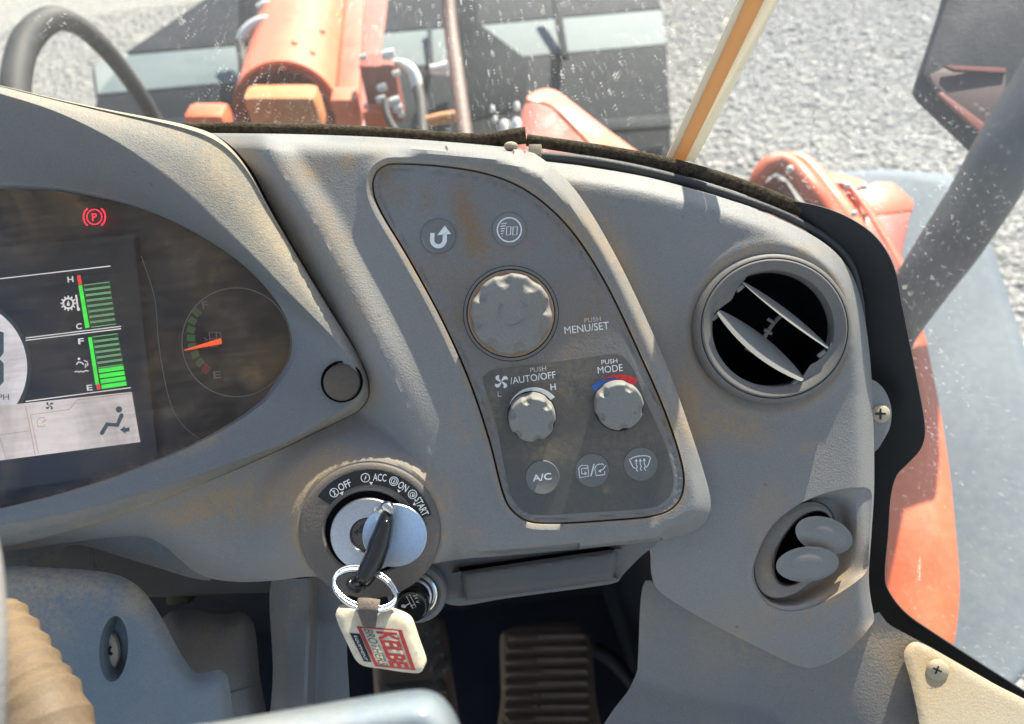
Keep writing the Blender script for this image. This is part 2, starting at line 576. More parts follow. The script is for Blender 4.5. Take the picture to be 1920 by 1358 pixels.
M = {}
M['dash'] = plastic('dash_plastic', (.248, .255, .255), dust=(.40, .285, .175), amount=1.1, film=.2, grain_scale=1200, grain=.36)
M['dash_bezel'] = plastic('bezel_plastic', (.185, .20, .212), film=.12, grain=.35, grain_scale=1200)  # darker, bluer dash plastic; shade under the hood put into the colour
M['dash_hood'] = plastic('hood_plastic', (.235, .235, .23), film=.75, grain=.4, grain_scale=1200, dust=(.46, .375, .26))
M['panel'] = plastic('panel_plastic', (.215, .226, .23), dust=(.27, .175, .10), amount=1.2, film=.32, grain=.25, rough=.6)
M['overlay'] = plastic('dark_overlay', (.088, .092, .09), dust=(.25, .20, .145), film=.45, grain=.1, rough=.5)
M['button'] = plastic('button_rubber', (.185, .188, .182), dust=(.22, .16, .11), film=.2, grain=.1, speckle=False)
M['knob'] = plastic('knob_plastic', (.27, .27, .255), dust=(.25, .19, .13), film=.5, grain=.25, rough=.5)
M['vent'] = plastic('vent_plastic', (.17, .165, .155), dust=(.36, .27, .19), film=.25, grain=.15)
M['blade'] = plastic('blade_plastic', (.235, .235, .225), dust=(.36, .29, .22), film=.2, grain=.1, rough=.45)
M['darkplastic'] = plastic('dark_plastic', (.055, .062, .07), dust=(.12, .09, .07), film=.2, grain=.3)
M['lower'] = plastic('lower_console_plastic', (.15, .16, .17), dust=(.30, .23, .16), film=.35, grain=.4)
M['column'] = plastic('column_plastic', (.15, .19, .225), dust=(.44, .345, .23), film=.3, grain=.25)
M['black'] = simple('black_plastic', (.008, .009, .011), .6)
M['void'] = simple('duct_black', (.003, .003, .004), .9, spec=.1)
M['gloss_black'] = simple('gloss_black', (.010, .011, .013), .16, var=.2, vscale=300)
M['frit'] = simple('frit_black', (.006, .008, .010), .55, var=.3, vscale=90)
M['foam'] = simple('seal_foam', (.07, .055, .038), .95, bump=1.0, bscale=900, var=.55, vscale=420, spec=.1)
M['chrome'] = simple('chrome', (.72, .72, .70), .12, 1.0)
M['satin'] = simple('satin_metal', (.50, .50, .52), .38, 1.0, bump=.25, bscale=2500, var=.12, vscale=900)
M['cover_metal'] = simple('cover_metal', (.50, .58, .68), .30, 1.0, bump=.2, bscale=2500, var=.08, vscale=900)
M['bezel_ign'] = plastic('ignition_bezel', (.13, .125, .118), dust=(.28, .19, .12), film=.5, grain=.4, rough=.5)
M['cream'] = dirty_paint('tag_cream', (.74, .66, .50), (.42, .27, .13), .5, .45, 160, dark=(.70, .62, .47), bump=.04)
M['white_print'] = simple('white_print', (.78, .78, .76), .6, var=.12, vscale=700)
M['worn_print'] = simple('worn_print', (.55, .53, .49), .7, var=.35, vscale=500)
M['red_print'] = simple('red_print', (.62, .03, .04), .6, var=.2, vscale=500)
M['blue_print'] = simple('blue_print', (.03, .12, .42), .6, var=.2, vscale=500)
M['label_black'] = simple('label_black', (.010, .011, .013), .6, var=.3, vscale=600)
M['tag_red'] = simple('tag_red', (.36, .035, .03), .5, var=.1, vscale=800)
M['tag_green'] = simple('tag_green', (.075, .12, .11), .5)
M['leather'] = dirty_paint('leather', (.10, .09, .085), (.26, .19, .13), .7, .6, 180, bump=.3)
M['print_red'] = simple('tag_red_ink', (.36, .035, .03), .5)
M['dial_black'] = simple('dial_black', (.010, .011, .014), .45, var=.3, vscale=30)
M['scr_black'] = emit('screen_black', (.10, .11, .13), .03, (.01, .01, .012))
M['scr_white'] = emit('screen_white', (.80, .76, .80), .30, (.05, .05, .05))
M['scr_panel'] = emit('screen_panel', (.80, .72, .70), .26, (.05, .05, .05))
M['scr_green'] = emit('screen_green', (.05, .72, .06), .42)
M['scr_dgreen'] = emit('screen_dark_green', (.22, .48, .24), .34)
M['scr_cell'] = emit('screen_cell', (.015, .05, .02), .25)
M['scr_red'] = emit('screen_red', (.9, .07, .05), .3)
M['scr_line'] = emit('screen_line', (.8, .8, .8), .30)
M['scr_ink'] = emit('screen_ink', (.02, .05, .07), .5)
M['scr_brown'] = emit('screen_brown', (.30, .22, .18), .5)
M['tell_red'] = emit('telltale_red', (1, .02, .06), .9)
M['gauge_green'] = simple('gauge_green', (.10, .22, .05), .6)
M['gauge_red'] = simple('gauge_red', (.42, .03, .03), .6)
M['gauge_line'] = simple('gauge_line', (.30, .29, .27), .5)
M['needle'] = emit('needle_orange', (1.0, .12, .03), .30, (.5, .05, .01))
M['pedal'] = plastic('pedal_rubber', (.33, .225, .15), dust=(.48, .31, .18), film=.8, grain=.6, speckle=False)
M['pedal_dark'] = plastic('pedal_groove', (.22, .19, .155), dust=(.36, .25, .16), film=.5, grain=.6, speckle=False)
M['capdark'] = plastic('cap_plastic', (.075, .07, .062), dust=(.22, .16, .105), film=.8, grain=.2, speckle=False)
M['sill'] = plastic('sill_plastic', (.185, .19, .192), dust=(.38, .295, .205), film=.5, grain=.4)
M['tray'] = plastic('tray_plastic', (.10, .105, .11), dust=(.24, .19, .14), film=.2, grain=.2)
M['liner'] = simple('roof_liner', (.58, .57, .54), .9)
M['boot'] = plastic('rubber_boot', (.15, .105, .065), dust=(.32, .215, .115), film=.8, grain=.25, speckle=False)
M['carpet'] = plastic('footwell_floor', (.014, .015, .018), dust=(.06, .045, .035), film=.25, grain=1.0, grain_scale=500)
M['trimplate'] = plastic('trim_plate', (.50, .44, .33), dust=(.50, .36, .20), film=.7, grain=.3)
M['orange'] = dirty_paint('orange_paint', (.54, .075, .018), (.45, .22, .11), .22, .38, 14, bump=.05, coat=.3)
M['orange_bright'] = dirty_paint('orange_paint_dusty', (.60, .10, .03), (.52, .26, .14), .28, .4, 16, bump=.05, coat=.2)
M['red_dark'] = dirty_paint('orange_paint_shade_grime', (.24, .028, .016), (.16, .09, .06), .5, .5, 25, bump=.15)  # darker red copy of the orange paint, shade of the sides put into colour
M['tan_block'] = dirty_paint('dusty_tan_steel', (.50, .175, .06), (.46, .27, .14), .6, .7, 30, bump=.2)
M['bucket'] = dirty_paint('bucket_black', (.012, .017, .026), (.035, .04, .05), .5, .7, 8, bump=.1, spec=.15)
M['ledge'] = dirty_paint('bucket_sky_sheen', (.085, .115, .125), (.15, .17, .17), .5, .7, 7, bump=.08)  # pale grey-blue base carries the sky reflected in the steel
M['hose'] = simple('black_hose', (.014, .014, .017), .7, var=.3, vscale=80, bump=.2, bscale=300)
M['hose_brown'] = simple('rusty_hose', (.10, .06, .05), .65, var=.4, vscale=120, bump=.3, bscale=300)
M['fitting'] = simple('zinc_fitting', (.62, .62, .58), .35, .15, var=.1, vscale=90)
M['mirror'] = dirty_paint('mirror_housing', (.006, .008, .015), (.03, .03, .036), .5, .6, 40, bump=.2, spec=.12)
M['mirror_arm'] = dirty_paint('mirror_arm_paint', (.034, .036, .046), (.08, .08, .085), .5, .5, 50, bump=.1, spec=.25)
M['stone_grey'] = simple('stone', (.4, .4, .38), .9)

def make_gravel():
    m = N('gravel_stone')
    oi = m.n('Attribute', attribute_name='tone').outputs['Fac']
    c = m.n('ValToRGB'); m.l(oi, c.inputs[0])
    e = c.color_ramp.elements
    e[0].position = 0; e[0].color = (.20, .198, .192, 1)
    e[1].position = 1; e[1].color = (.38, .37, .35, 1)
    for p, col in ((.3, (.235, .233, .225, 1)), (.6, (.265, .265, .257, 1)), (.8, (.30, .29, .272, 1))):
        x = e.new(p); x.color = col
    m.l(m.mix(m.ramp(m.noise(90, 4), .3, .7, 0, .4), c.outputs[0], (.26, .25, .23)), m.b.inputs['Base Color'])
    m.set(Roughness=.9, Specular_IOR_Level=.2)
    m.bump(m.noise(150, 3), .4, .004)
    return m.m
M['gravel'] = make_gravel()
def make_ground():
    m = N('gravel_ground')
    v = m.n('TexVoronoi'); v.inputs['Scale'].default_value = 26; m.l(m.co(), v.inputs['Vector'])
    c = m.n('ValToRGB'); m.l(v.outputs['Color'], c.inputs[0])
    c.color_ramp.elements[0].color = (.20, .198, .192, 1); c.color_ramp.elements[1].color = (.30, .295, .282, 1)
    m.l(m.mix(m.ramp(m.noise(1.3, 4), .3, .7, 0, .5), c.outputs[0], (.22, .215, .2)), m.b.inputs['Base Color'])
    m.set(Roughness=.95, Specular_IOR_Level=.15)
    m.bump(m.math('ADD', m.math('MULTIPLY', v.outputs['Distance'], -1), m.noise(60, 4)), .9, .03)
    return m.m
M['ground'] = make_ground()
def make_fender():
    m = N('fender_dusty_paint')
    sc = m.n('Mapping'); m.l(m.co(), sc.inputs['Vector']); sc.inputs['Scale'].default_value = (60, 60, 9)
    st = m.n('TexNoise'); st.inputs['Scale'].default_value = 1.5; st.inputs['Detail'].default_value = 6; m.l(sc.outputs[0], st.inputs['Vector'])
    f = m.ramp(m.math('ADD', st.outputs['Fac'], m.math('MULTIPLY', m.noise(8, 5), .6)), .65, 1.05)
    m.l(m.mix(f, (.075, .098, .122), (.098, .12, .14)), m.b.inputs['Base Color'])
    m.set(Roughness=.8)
    m.bump(m.noise(140, 4), .1, .002)
    return m.m
M['fender'] = make_fender()
def glass_mat(name, tint, dust_col, haze, spots, streaks, refl=.05, haze_scale=6):
    """clear pane: passes light straight through, a dusty film, specks and scratches lie on it"""
    m = N(name)
    t = m.t
    tr = m.n('BsdfTransparent'); tr.inputs['Color'].default_value = (*tint, 1)
    gl = m.n('BsdfGlossy'); gl.inputs['Roughness'].default_value = .03
    df = m.n('BsdfDiffuse'); df.inputs['Color'].default_value = (*dust_col, 1)
    tl = m.n('BsdfTranslucent'); tl.inputs['Color'].default_value = (*dust_col, 1)
    dd = m.n('MixShader'); dd.inputs[0].default_value = .5; m.l(df.outputs[0], dd.inputs[1]); m.l(tl.outputs[0], dd.inputs[2])
    h = m.ramp(m.noise(haze_scale, 5, .6), .3, .75, haze * .45, haze * 1.5)
    v = m.n('TexVoronoi'); v.inputs['Scale'].default_value = 900; m.l(m.co(), v.inputs['Vector'])
    keep = m.n('TexNoise'); keep.inputs['Scale'].default_value = 120; keep.inputs['Detail'].default_value = 1; m.l(v.outputs['Position'], keep.inputs['Vector'])
    s1 = m.math('MULTIPLY', m.ramp(v.outputs['Distance'], .10, .22, 1, 0), m.ramp(keep.outputs['Fac'], .50, .58))
    v2 = m.n('TexVoronoi'); v2.inputs['Scale'].default_value = 85; m.l(m.co(), v2.inputs['Vector'])
    k2 = m.n('TexNoise'); k2.inputs['Scale'].default_value = 60; k2.inputs['Detail'].default_value = 1; m.l(v2.outputs['Position'], k2.inputs['Vector'])
    s2 = m.math('MULTIPLY', m.ramp(v2.outputs['Distance'], .05, .13, 1, 0), m.ramp(k2.outputs['Fac'], .61, .66))
    mp = m.n('Mapping'); m.l(m.co(), mp.inputs['Vector']); mp.inputs['Rotation'].default_value = (.5, .2, .6); mp.inputs['Scale'].default_value = (900, 28, 900)
    sc = m.n('TexNoise'); sc.inputs['Scale'].default_value = .5; sc.inputs['Detail'].default_value = 2; m.l(mp.outputs[0], sc.inputs['Vector'])
    s3 = m.math('MULTIPLY', m.ramp(sc.outputs['Fac'], .62, .72), m.ramp(m.noise(14, 3), .40, .65))
    f = m.math('ADD', h, m.math('ADD', m.math('MULTIPLY', m.math('MAXIMUM', s1, s2), spots), m.math('MULTIPLY', s3, streaks)))
    f = m.math('MINIMUM', f, .9)
    a = m.n('MixShader'); m.l(f, a.inputs[0]); m.l(tr.outputs[0], a.inputs[1]); m.l(dd.outputs[0], a.inputs[2])
    fr = m.n('Fresnel'); fr.inputs['IOR'].default_value = 1.45
    b = m.n('MixShader'); m.l(m.math('MULTIPLY', fr.outputs[0], refl), b.inputs[0]); m.l(a.outputs[0], b.inputs[1]); m.l(gl.outputs[0], b.inputs[2])
    m.l(b.outputs[0], m.out.inputs['Surface'])
    return m.m
M['windshield'] = glass_mat('windshield_glass', (.96, .98, .97), (.80, .80, .78), .030, .13, .26, .4)
M['side_glass'] = glass_mat('side_glass', (.96, .98, .98), (.80, .82, .84), .026, .07, .24, .4)
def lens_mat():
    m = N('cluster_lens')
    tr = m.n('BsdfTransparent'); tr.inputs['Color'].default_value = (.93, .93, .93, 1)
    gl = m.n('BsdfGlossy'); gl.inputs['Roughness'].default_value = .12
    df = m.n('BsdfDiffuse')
    c = m.mix(m.ramp(m.noise(20, 3), .35, .7), (.17, .14, .12), (.34, .215, .115)); m.l(c, df.inputs['Color'])  # brown mottling paints cab reflections together with the real dust
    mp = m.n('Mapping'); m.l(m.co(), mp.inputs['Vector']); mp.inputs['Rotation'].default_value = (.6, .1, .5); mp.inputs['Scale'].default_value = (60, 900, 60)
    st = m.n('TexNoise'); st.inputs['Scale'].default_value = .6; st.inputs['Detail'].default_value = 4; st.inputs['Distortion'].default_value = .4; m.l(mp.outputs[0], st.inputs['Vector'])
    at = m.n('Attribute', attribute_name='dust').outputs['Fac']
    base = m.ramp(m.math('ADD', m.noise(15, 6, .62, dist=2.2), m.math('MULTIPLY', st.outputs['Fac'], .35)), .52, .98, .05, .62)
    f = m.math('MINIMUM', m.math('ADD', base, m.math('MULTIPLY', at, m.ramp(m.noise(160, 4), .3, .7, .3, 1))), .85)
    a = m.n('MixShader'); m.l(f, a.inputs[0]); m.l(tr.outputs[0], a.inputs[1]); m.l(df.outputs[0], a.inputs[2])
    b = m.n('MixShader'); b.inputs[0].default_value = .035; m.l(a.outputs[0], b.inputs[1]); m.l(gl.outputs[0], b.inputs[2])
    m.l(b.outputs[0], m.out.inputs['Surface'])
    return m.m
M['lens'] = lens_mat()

def glow_strip(name, col):
    m = N(name)
    tl = m.n('BsdfTranslucent'); tl.inputs['Color'].default_value = (*col, 1)
    mx = m.n('MixShader'); mx.inputs[0].default_value = .45
    m.set(Base_Color=(*col, 1), Roughness=.35)
    m.l(m.b.outputs[0], mx.inputs[1]); m.l(tl.outputs[0], mx.inputs[2]); m.l(mx.outputs[0], m.out.inputs['Surface'])
    return m.m

# ================================================================== SETTING
GZ = -0.6
def quad_sheet(name, pts, mat, parent=None):
    return mk(name, pts, [tuple(range(len(pts)))], mat, parent, smooth=False)
g = quad_sheet('ground', [Vector((-150, -150, GZ)), Vector((150, -150, GZ)), Vector((150, 150, GZ)), Vector((-150, 150, GZ))], M['ground'])
tag(g, 'pale grey gravel yard around the machine', None, 'structure')

def gravel_field():
    """loose stones where the photo shows them, one mesh"""
    ico_bm = bmesh.new(); bmesh.ops.create_icosphere(ico_bm, subdivisions=1, radius=1)
    ico_bm.verts.ensure_lookup_table()
    base = np.array([v.co[:] for v in ico_bm.verts]); fc = np.array([[v.index for v in f.verts] for f in ico_bm.faces]); ico_bm.free()
    pts = []
    n_try = 320000
    X = rng.uniform(-4.5, 6.5, n_try); Y = rng.uniform(.1, 8.2, n_try)
    d = np.stack([X, Y, np.full(n_try, GZ)], 1) - _CAM
    dep = -(d @ _CB)
    px = 960 + F * (d @ _CR) / dep; py = 679 - F * (d @ _CU) / dep
    ok = (dep > .2) & (px > -60) & (px < 1980) & (py > -60) & (py < 1420) & ~((py > 330) & (px < 1600)) & ~((px > 260) & (px < 1150) & (py > 60))
    X, Y = X[ok], Y[ok]
    n = min(len(X), 70000)
    X, Y = X[:n], Y[:n]
    r = rng.lognormal(math.log(.0115), .36, n).clip(.006, .03)
    rot = rng.uniform(0, 2 * math.pi, n)
    sc = np.stack([r * rng.uniform(.8, 1.4, n), r * rng.uniform(.7, 1.1, n), r * rng.uniform(.35, .65, n)], 1)
    jit = base[None] * (1 + rng.uniform(-.22, .22, (n, len(base), 1)))
    V = jit * sc[:, None, :]
    c, s = np.cos(rot)[:, None], np.sin(rot)[:, None]
    x, y = V[..., 0] * c - V[..., 1] * s, V[..., 0] * s + V[..., 1] * c
    V = np.stack([x + X[:, None], y + Y[:, None], V[..., 2] + GZ + (sc[:, 2] * rng.uniform(-.4, .5, n))[:, None]], -1).reshape(-1, 3)
    Fq = (fc[None] + (np.arange(n) * len(base))[:, None, None]).reshape(-1, 3)
    me = bpy.data.meshes.new('gravel')
    me.vertices.add(len(V)); me.vertices.foreach_set('co', V.ravel().astype(np.float32))
    me.loops.add(Fq.size); me.loops.foreach_set('vertex_index', Fq.ravel().astype(np.int32))
    me.polygons.add(len(Fq)); me.polygons.foreach_set('loop_start', (np.arange(len(Fq)) * 3).astype(np.int32))
    me.update(calc_edges=True)
    at = me.attributes.new('tone', 'FLOAT', 'POINT')
    at.data.foreach_set('value', np.repeat(rng.uniform(0, 1, n), len(base)).astype(np.float32))
    me.materials.append(M['gravel'])
    o = bpy.data.objects.new('gravel', me); scn.collection.objects.link(o)
    tag(o, 'loose grey and white gravel stones on the yard', 'gravel', 'stuff')
gravel_field()

# cab shell below and behind the dashboard
tag(mk('floor', [Vector((-.75, -.9, .36)), Vector((.30, -.9, .36)), Vector((.30, .82, .36)), Vector((-.75, .82, .36))], [(0, 1, 2, 3)], M['carpet'], smooth=False), 'dark cab floor in the footwell', None, 'structure')

# ================================================================== WINDOWS
A_ = P(1268, 298, -250)
T_ = A_ + (Vector((0, 0, 1)) * 300 + CR * 150) * S
_best = None
for k in range(60, 260):                 # lean of the corner joint, solved so that it runs as seen
    t = A_ + (Vector((0, 0, 1)) * 300 + CR * k) * S
    d = t - CAM
    px, py = 960 + F * d.dot(CR) / -d.dot(CB), 679 - F * d.dot(CU) / -d.dot(CB)
    want = 1268 + (298 - py) * (1438 - 1268) / 298
    e = abs(px - want)
    if _best is None or e < _best[0]: _best = (e, t)
T_ = _best[1]
L_ = P(350, 238, -262)
B_ = P(1705, 700, -135)
front = (A_, (T_ - A_).cross(L_ - A_).normalized())
side = (A_, (T_ - A_).cross(B_ - A_).normalized())
joint = (T_ - A_).normalized()
ws = thing('windshield', 'dusty scratched front windshield with dark foam seal along the dashboard top', 'windshield', P(700, 250, -255))
def up_pane(px_bottom, pl, h):
    b = [PPL(x, y, pl) for x, y in px_bottom]
    return b
fb = [PPL(x, y, front) for x, y in ((1262, 315), (900, 280), (500, 262), (-250, 250))]
ft = [fb[0] + joint * .42, fb[3] + (Vector((0, 0, 1)) - front[1] * front[1].z).normalized() * .42]
slab('glass_pane', fb + [ft[1], ft[0]], .004, M['windshield'], ws)
sw = thing('side_window', 'dusty right corner window with black border beside the air vents', 'window', P(1700, 800, -120))
sb = [PPL(x, y, side) for x, y in ((1274, 315), (1450, 420), (1560, 520), (1590, 700), (1600, 900), (1590, 1120), (1650, 1210), (1760, 1245), (1930, 1345), (2050, 1430))]
e1 = side[1].cross(Vector((0, 0, 1))).normalized()
if e1.y > 0: e1 = -e1
back = sb[-1] + e1 * .35
slab('glass_pane', sb + [back, back + joint * .75, sb[0] + joint * .42], .004, M['side_glass'], sw)
# the black border printed round the pane
outer = cr([(1490, 376), (1542, 387), (1592, 407), (1634, 435), (1663, 470), (1681, 512), (1692, 570), (1708, 650), (1724, 730), (1735, 800), (1728, 838), (1702, 868), (1682, 890), (1671, 930), (1666, 1000), (1660, 1075), (1668, 1108), (1700, 1148), (1760, 1190), (1840, 1242), (1950, 1312)], 8)
inner = [(1950, 1335), (1840, 1268), (1740, 1208), (1660, 1180), (1600, 1130), (1580, 1000), (1590, 700), (1560, 500), (1500, 410)]
nside = side[1] if side[1].dot(CAM - A_) > 0 else -side[1]
slab('black_border', [PPL(x, y, side) + nside * .0015 for x, y in list(outer) + inner], .001, M['frit'], sw, label='black printed border along the edge of the side window')
# corner joint strips
def joint_strip(name, x0, x1, x2, x3, lift, thick, mat):
    """strip between bottom px x0..x1 and top px x2..x3 of the corner"""
    pts = [P(x0, 300, -250), P(x1, 303, -248)]
    d = (T_ - A_)
    k = 700 / 330
    q = [PPL(x1 + (x3 - x1) * k, -400, front), PPL(x0 + (x2 - x0) * k, -400, front)]
    return slab(name, [p + nside * lift for p in pts + q], thick, mat, ws)
M['joint_pale'] = glow_strip('joint_pale_edge', (.80, .76, .64))
M['joint_tan'] = glow_strip('joint_sealant', (.74, .47, .22))
M['joint_clear'] = simple('joint_glass_edge', (.50, .60, .60), .25)
joint_strip('glass_edge', 1252, 1262, 1404, 1416, .0030, .004, M['joint_pale'])
joint_strip('sealant_strip', 1262, 1288, 1416, 1452, .0036, .005, M['joint_tan'])
joint_strip('glass_edge', 1288, 1306, 1452, 1480, .0030, .004, M['joint_pale'])

# foam seal lengths along the foot of the glass
tube('foam_seal', [(330, 240, -215), (450, 242, -215), (600, 246, -212), (740, 253, -208), (860, 262, -200), (920, 262, -192), (960, 257, -186), (986, 254, -184)], [9, 12, 13, 13, 12.5, 13, 15, 15.5], M['foam'], ws, 18, label='frayed brown foam seal across the dashboard top')
tube('foam_seal', [(988, 263, -198), (1090, 278, -190), (1180, 293, -182), (1270, 313, -172), (1370, 342, -160), (1460, 376, -150), (1540, 412, -138), (1590, 450, -128), (1612, 495, -122), (1622, 545, -120)], [11, 12, 12.5, 13, 13, 13, 13, 11, 7, 3], M['foam'], ws, 18, label='frayed brown foam seal curving down to the side window')
tube('trim_bead', [(1000, 292, -172), (1100, 302, -168), (1200, 320, -160), (1300, 345, -150), (1400, 377, -140), (1480, 408, -130), (1550, 448, -120), (1595, 495, -112), (1614, 560, -108), (1622, 640, -105)], [9, 10, 10, 9, 8, 7, 7, 6, 5, 3], M['darkplastic'], ws, 12)

# cab roof and rear wall behind the operator, out of view, added to cut sky fill
tag(box('roof', Vector((-.05, -.48, 2.13)), Vector((.80, 0, 0)), Vector((0, .74, 0)), Vector((0, 0, .03)), M['liner'], None, .01), 'unseen pale cab roof lining over the operator, added to cut sky light', None, 'structure')
tag(box('wall', Vector((-.05, -1.22, .65)), Vector((.80, 0, 0)), Vector((0, .02, 0)), Vector((0, 0, .30)), M['carpet'], None, .01), 'unseen dark rear cab wall behind the operator, added to cut sky light', None, 'structure')
# cab wall below the window line
low = [PPL(x, y, front) for x, y in ((-2600, 300), (-250, 285), (500, 296), (900, 312), (1262, 330))] + [PPL(x, y, side) - nside * .004 for x, y in ((1450, 450), (1560, 560), (1585, 760), (1590, 980), (1600, 1150), (1660, 1225), (1780, 1300), (1950, 1400), (2300, 1640))]
Vw = [p for p in low] + [Vector((p.x, .64 if i < 5 else p.y, .34)) for i, p in enumerate(low)]
nl = len(low)
ww = mk('wall', Vw, [(i, i + 1, nl + i + 1, nl + i) for i in range(nl - 1)], M['carpet'], smooth=False)
tag(ww, 'dark cab wall below the window line', None, 'structure')

# ================================================================== OUTSIDE
def tubeD(name, pts, rad_px, mat, parent=None, n=14, sub=8, label=None):
    """tube through (px, py, depth in metres) points"""
    c = cr(pts, sub)
    rp = np.interp(np.linspace(0, 1, len(c)), np.linspace(0, 1, len(rad_px)), rad_px) if hasattr(rad_px, '__len__') else [rad_px] * len(c)
    return tube3(name, [PD(*q) for q in c], [r * q[2] / F for r, q in zip(rp, c)], mat, parent, n, label=label)
def plateD(name, pts, thick, mat, parent=None, bevel=0, label=None):
    """plate through (px, py, depth) corner points, flattened to their best plane"""
    w3 = [PD(*p) for p in pts]
    c = sum(w3, Vector()) / len(w3)
    A = np.array([tuple(p - c) for p in w3])
    n = Vector(np.linalg.svd(A)[2][2])
    pl = (c, n)
    return slab(name, [PPL(p[0], p[1], pl) for p in pts], thick, mat, parent, bevel, label=label)

bk = thing('loader_bucket', 'large black loader bucket with steel ledge painted pale with sky sheen beyond the windshield', 'bucket', PG(720, 120, GZ))
plateD('back_plate', [(180, 190, 2.6), (183, 178, 2.6), (1250, 84, 2.6), (1262, 330, 2.45), (150, 420, 2.45)], .03, M['bucket'], bk, .004)
plateD('ledge_plate', [(183, 176, 2.60), (244, 103, 2.78), (1240, 18, 2.78), (1250, 82, 2.60)], .02, M['ledge'], bk, .004, label='steel ledge with painted pale blue-grey sky sheen across the bucket')
plateD('upper_plate', [(232, 100, 2.80), (395, -10, 3.05), (520, -90, 3.2), (1180, -120, 3.2), (1228, -20, 3.0), (1242, 16, 2.80)], .03, M['bucket'], bk, .004)
plateD('gusset', [(846, -60, 2.5), (905, -60, 2.5), (896, 42, 2.5), (990, 112, 2.48), (985, 200, 2.42), (858, 230, 2.4)], .02, M['bucket'], bk, .003)
plateD('gusset', [(447, -40, 2.62), (478, -60, 2.62), (476, 190, 2.5), (446, 190, 2.5)], .02, M['bucket'], bk, .003)
plateD('seam_bar', [(1030, -40, 2.72), (1044, -40, 2.72), (1066, 104, 2.54), (1052, 106, 2.54)], .02, M['bucket'], bk, .003)
plateD('seam_bar', [(800, 40, 2.72), (808, 40, 2.72), (814, 130, 2.54), (805, 130, 2.54)], .02, M['bucket'], bk, .003)
plateD('side_plate', [(183, 178, 2.61), (176, 122, 2.66), (236, 98, 2.80), (244, 104, 2.78)], .03, M['ledge'], bk, .003)

plateD('wear_bar', [(985, 232, 2.44), (1258, 214, 2.46), (1260, 236, 2.44), (985, 254, 2.42)], .02, M['bucket'], bk, .003)
plateD('wear_bar', [(190, 232, 2.46), (440, 212, 2.46), (440, 230, 2.44), (188, 252, 2.44)], .02, M['bucket'], bk, .003)
def half_pipe(name, c0, r0, c1, r1, a0, a1, thick, mat, parent, n=24, m=10, up=Vector((0, 0, 1))):
    """arched plate between two centres (world), angles from the side axis, with wall thickness"""
    ax = (c1 - c0).normalized()
    sx = ax.cross(up).normalized(); uz = sx.cross(ax)
    V = []; faces = []
    for layer in (0, thick):
        for i in range(m + 1):
            t = i / m; c = c0.lerp(c1, t); r = r0 + (r1 - r0) * t - layer
            for k in range(n + 1):
                a = R(a0 + (a1 - a0) * k / n)
                V.append(c + sx * (r * math.cos(a)) + uz * (r * math.sin(a)))
    q = (n + 1); L = q * (m + 1)
    for i in range(m):
        for k in range(n):
            a = i * q + k
            faces.append((a, a + 1, a + q + 1, a + q)); faces.append((L + a, L + a + q, L + a + q + 1, L + a + 1))
    for k in range(n):
        faces.append((k, L + k, L + k + 1, k + 1)); e = m * q
        faces.append((e + k, e + k + 1, L + e + k + 1, L + e + k))
    for i in range(m):
        for k in (0, n):
            a, b = i * q + k, (i + 1) * q + k
            faces.append((a, b, L + b, L + a))
    return mk(name, V, faces, mat, parent)
bm_ = thing('loader_boom', 'orange arched loader boom running forward behind the dashboard top', 'loader boom', PD(560, 210, 1.45))
half_pipe('arched_plate', PD(540, 214, 1.42), 98 / F * 1.42, PD(590, -70, 2.35), 62 / F * 2.35 * 1.1, -8, 188, .006, M['orange_bright'], bm_)
half_pipe('end_rim', PD(540, 214, 1.415), 97 / F * 1.415, PD(541, 208, 1.44), 96 / F * 1.44, -8, 188, .021, M['red_dark'], bm_, m=2)
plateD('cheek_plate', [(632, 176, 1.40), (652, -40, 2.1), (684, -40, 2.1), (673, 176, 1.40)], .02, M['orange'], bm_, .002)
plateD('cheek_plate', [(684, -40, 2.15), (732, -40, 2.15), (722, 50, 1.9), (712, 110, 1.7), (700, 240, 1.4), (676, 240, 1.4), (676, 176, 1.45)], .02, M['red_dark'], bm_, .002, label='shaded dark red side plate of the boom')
plateD('inner_web', [(448, 205, 1.47), (462, 165, 1.47), (496, 134, 1.47), (545, 122, 1.47), (594, 134, 1.47), (626, 162, 1.47), (636, 205, 1.47), (636, 330, 1.47), (448, 330, 1.47)], .01, M['red_dark'], bm_, .001)
pb = PD(540, 215, 1.36)
box('pivot_block', PD(537, 204, 1.36), CR * .066, Vector((0, 1, 0)) * .035, Vector((0, 0, 1)) * .036, M['tan_block'], bm_, .018, label='dusty tan pivot block under the arch')
box('pivot_block', PD(652, 205, 1.34), CR * .021, Vector((0, 1, 0)) * .03, Vector((0, 0, 1)) * .03, M['orange_bright'], bm_, .004)
box('pivot_block', PD(393, 222, 1.28), CR * .034, Vector((0, 1, 0)) * .03, Vector((0, 0, 1)) * .018, M['orange_bright'], bm_, .012)
def boom_hit(x, y):
    '''where the pixel ray meets the arched plate'''
    c0, c1, r0, r1 = PD(540, 214, 1.42), PD(590, -70, 2.35), 98 / F * 1.42, 62 / F * 2.35 * 1.1
    ax = (c1 - c0); L = ax.length; ax.normalize()
    for k in range(400):
        p = PD(x, y, 1.2 + k * .004)
        t = (p - c0).dot(ax); q = c0 + ax * t
        if 0 < t < L and (p - q).length < r0 + (r1 - r0) * t / L: return p, (p - q).normalized()
    return None
for x, y in ((552, 82), (585, 101), (533, 127), (604, 60)):
    hit = boom_hit(x, y)
    if hit: tube3('bolt', [hit[0], hit[0] + hit[1] * .004, hit[0] + hit[1] * .006], [.006, .006, .003], M['orange'], bm_, 8)
hp = thing('valve_block', 'red valve block with silver hose fittings right of the boom', 'valve block', PD(715, 235, 1.3))
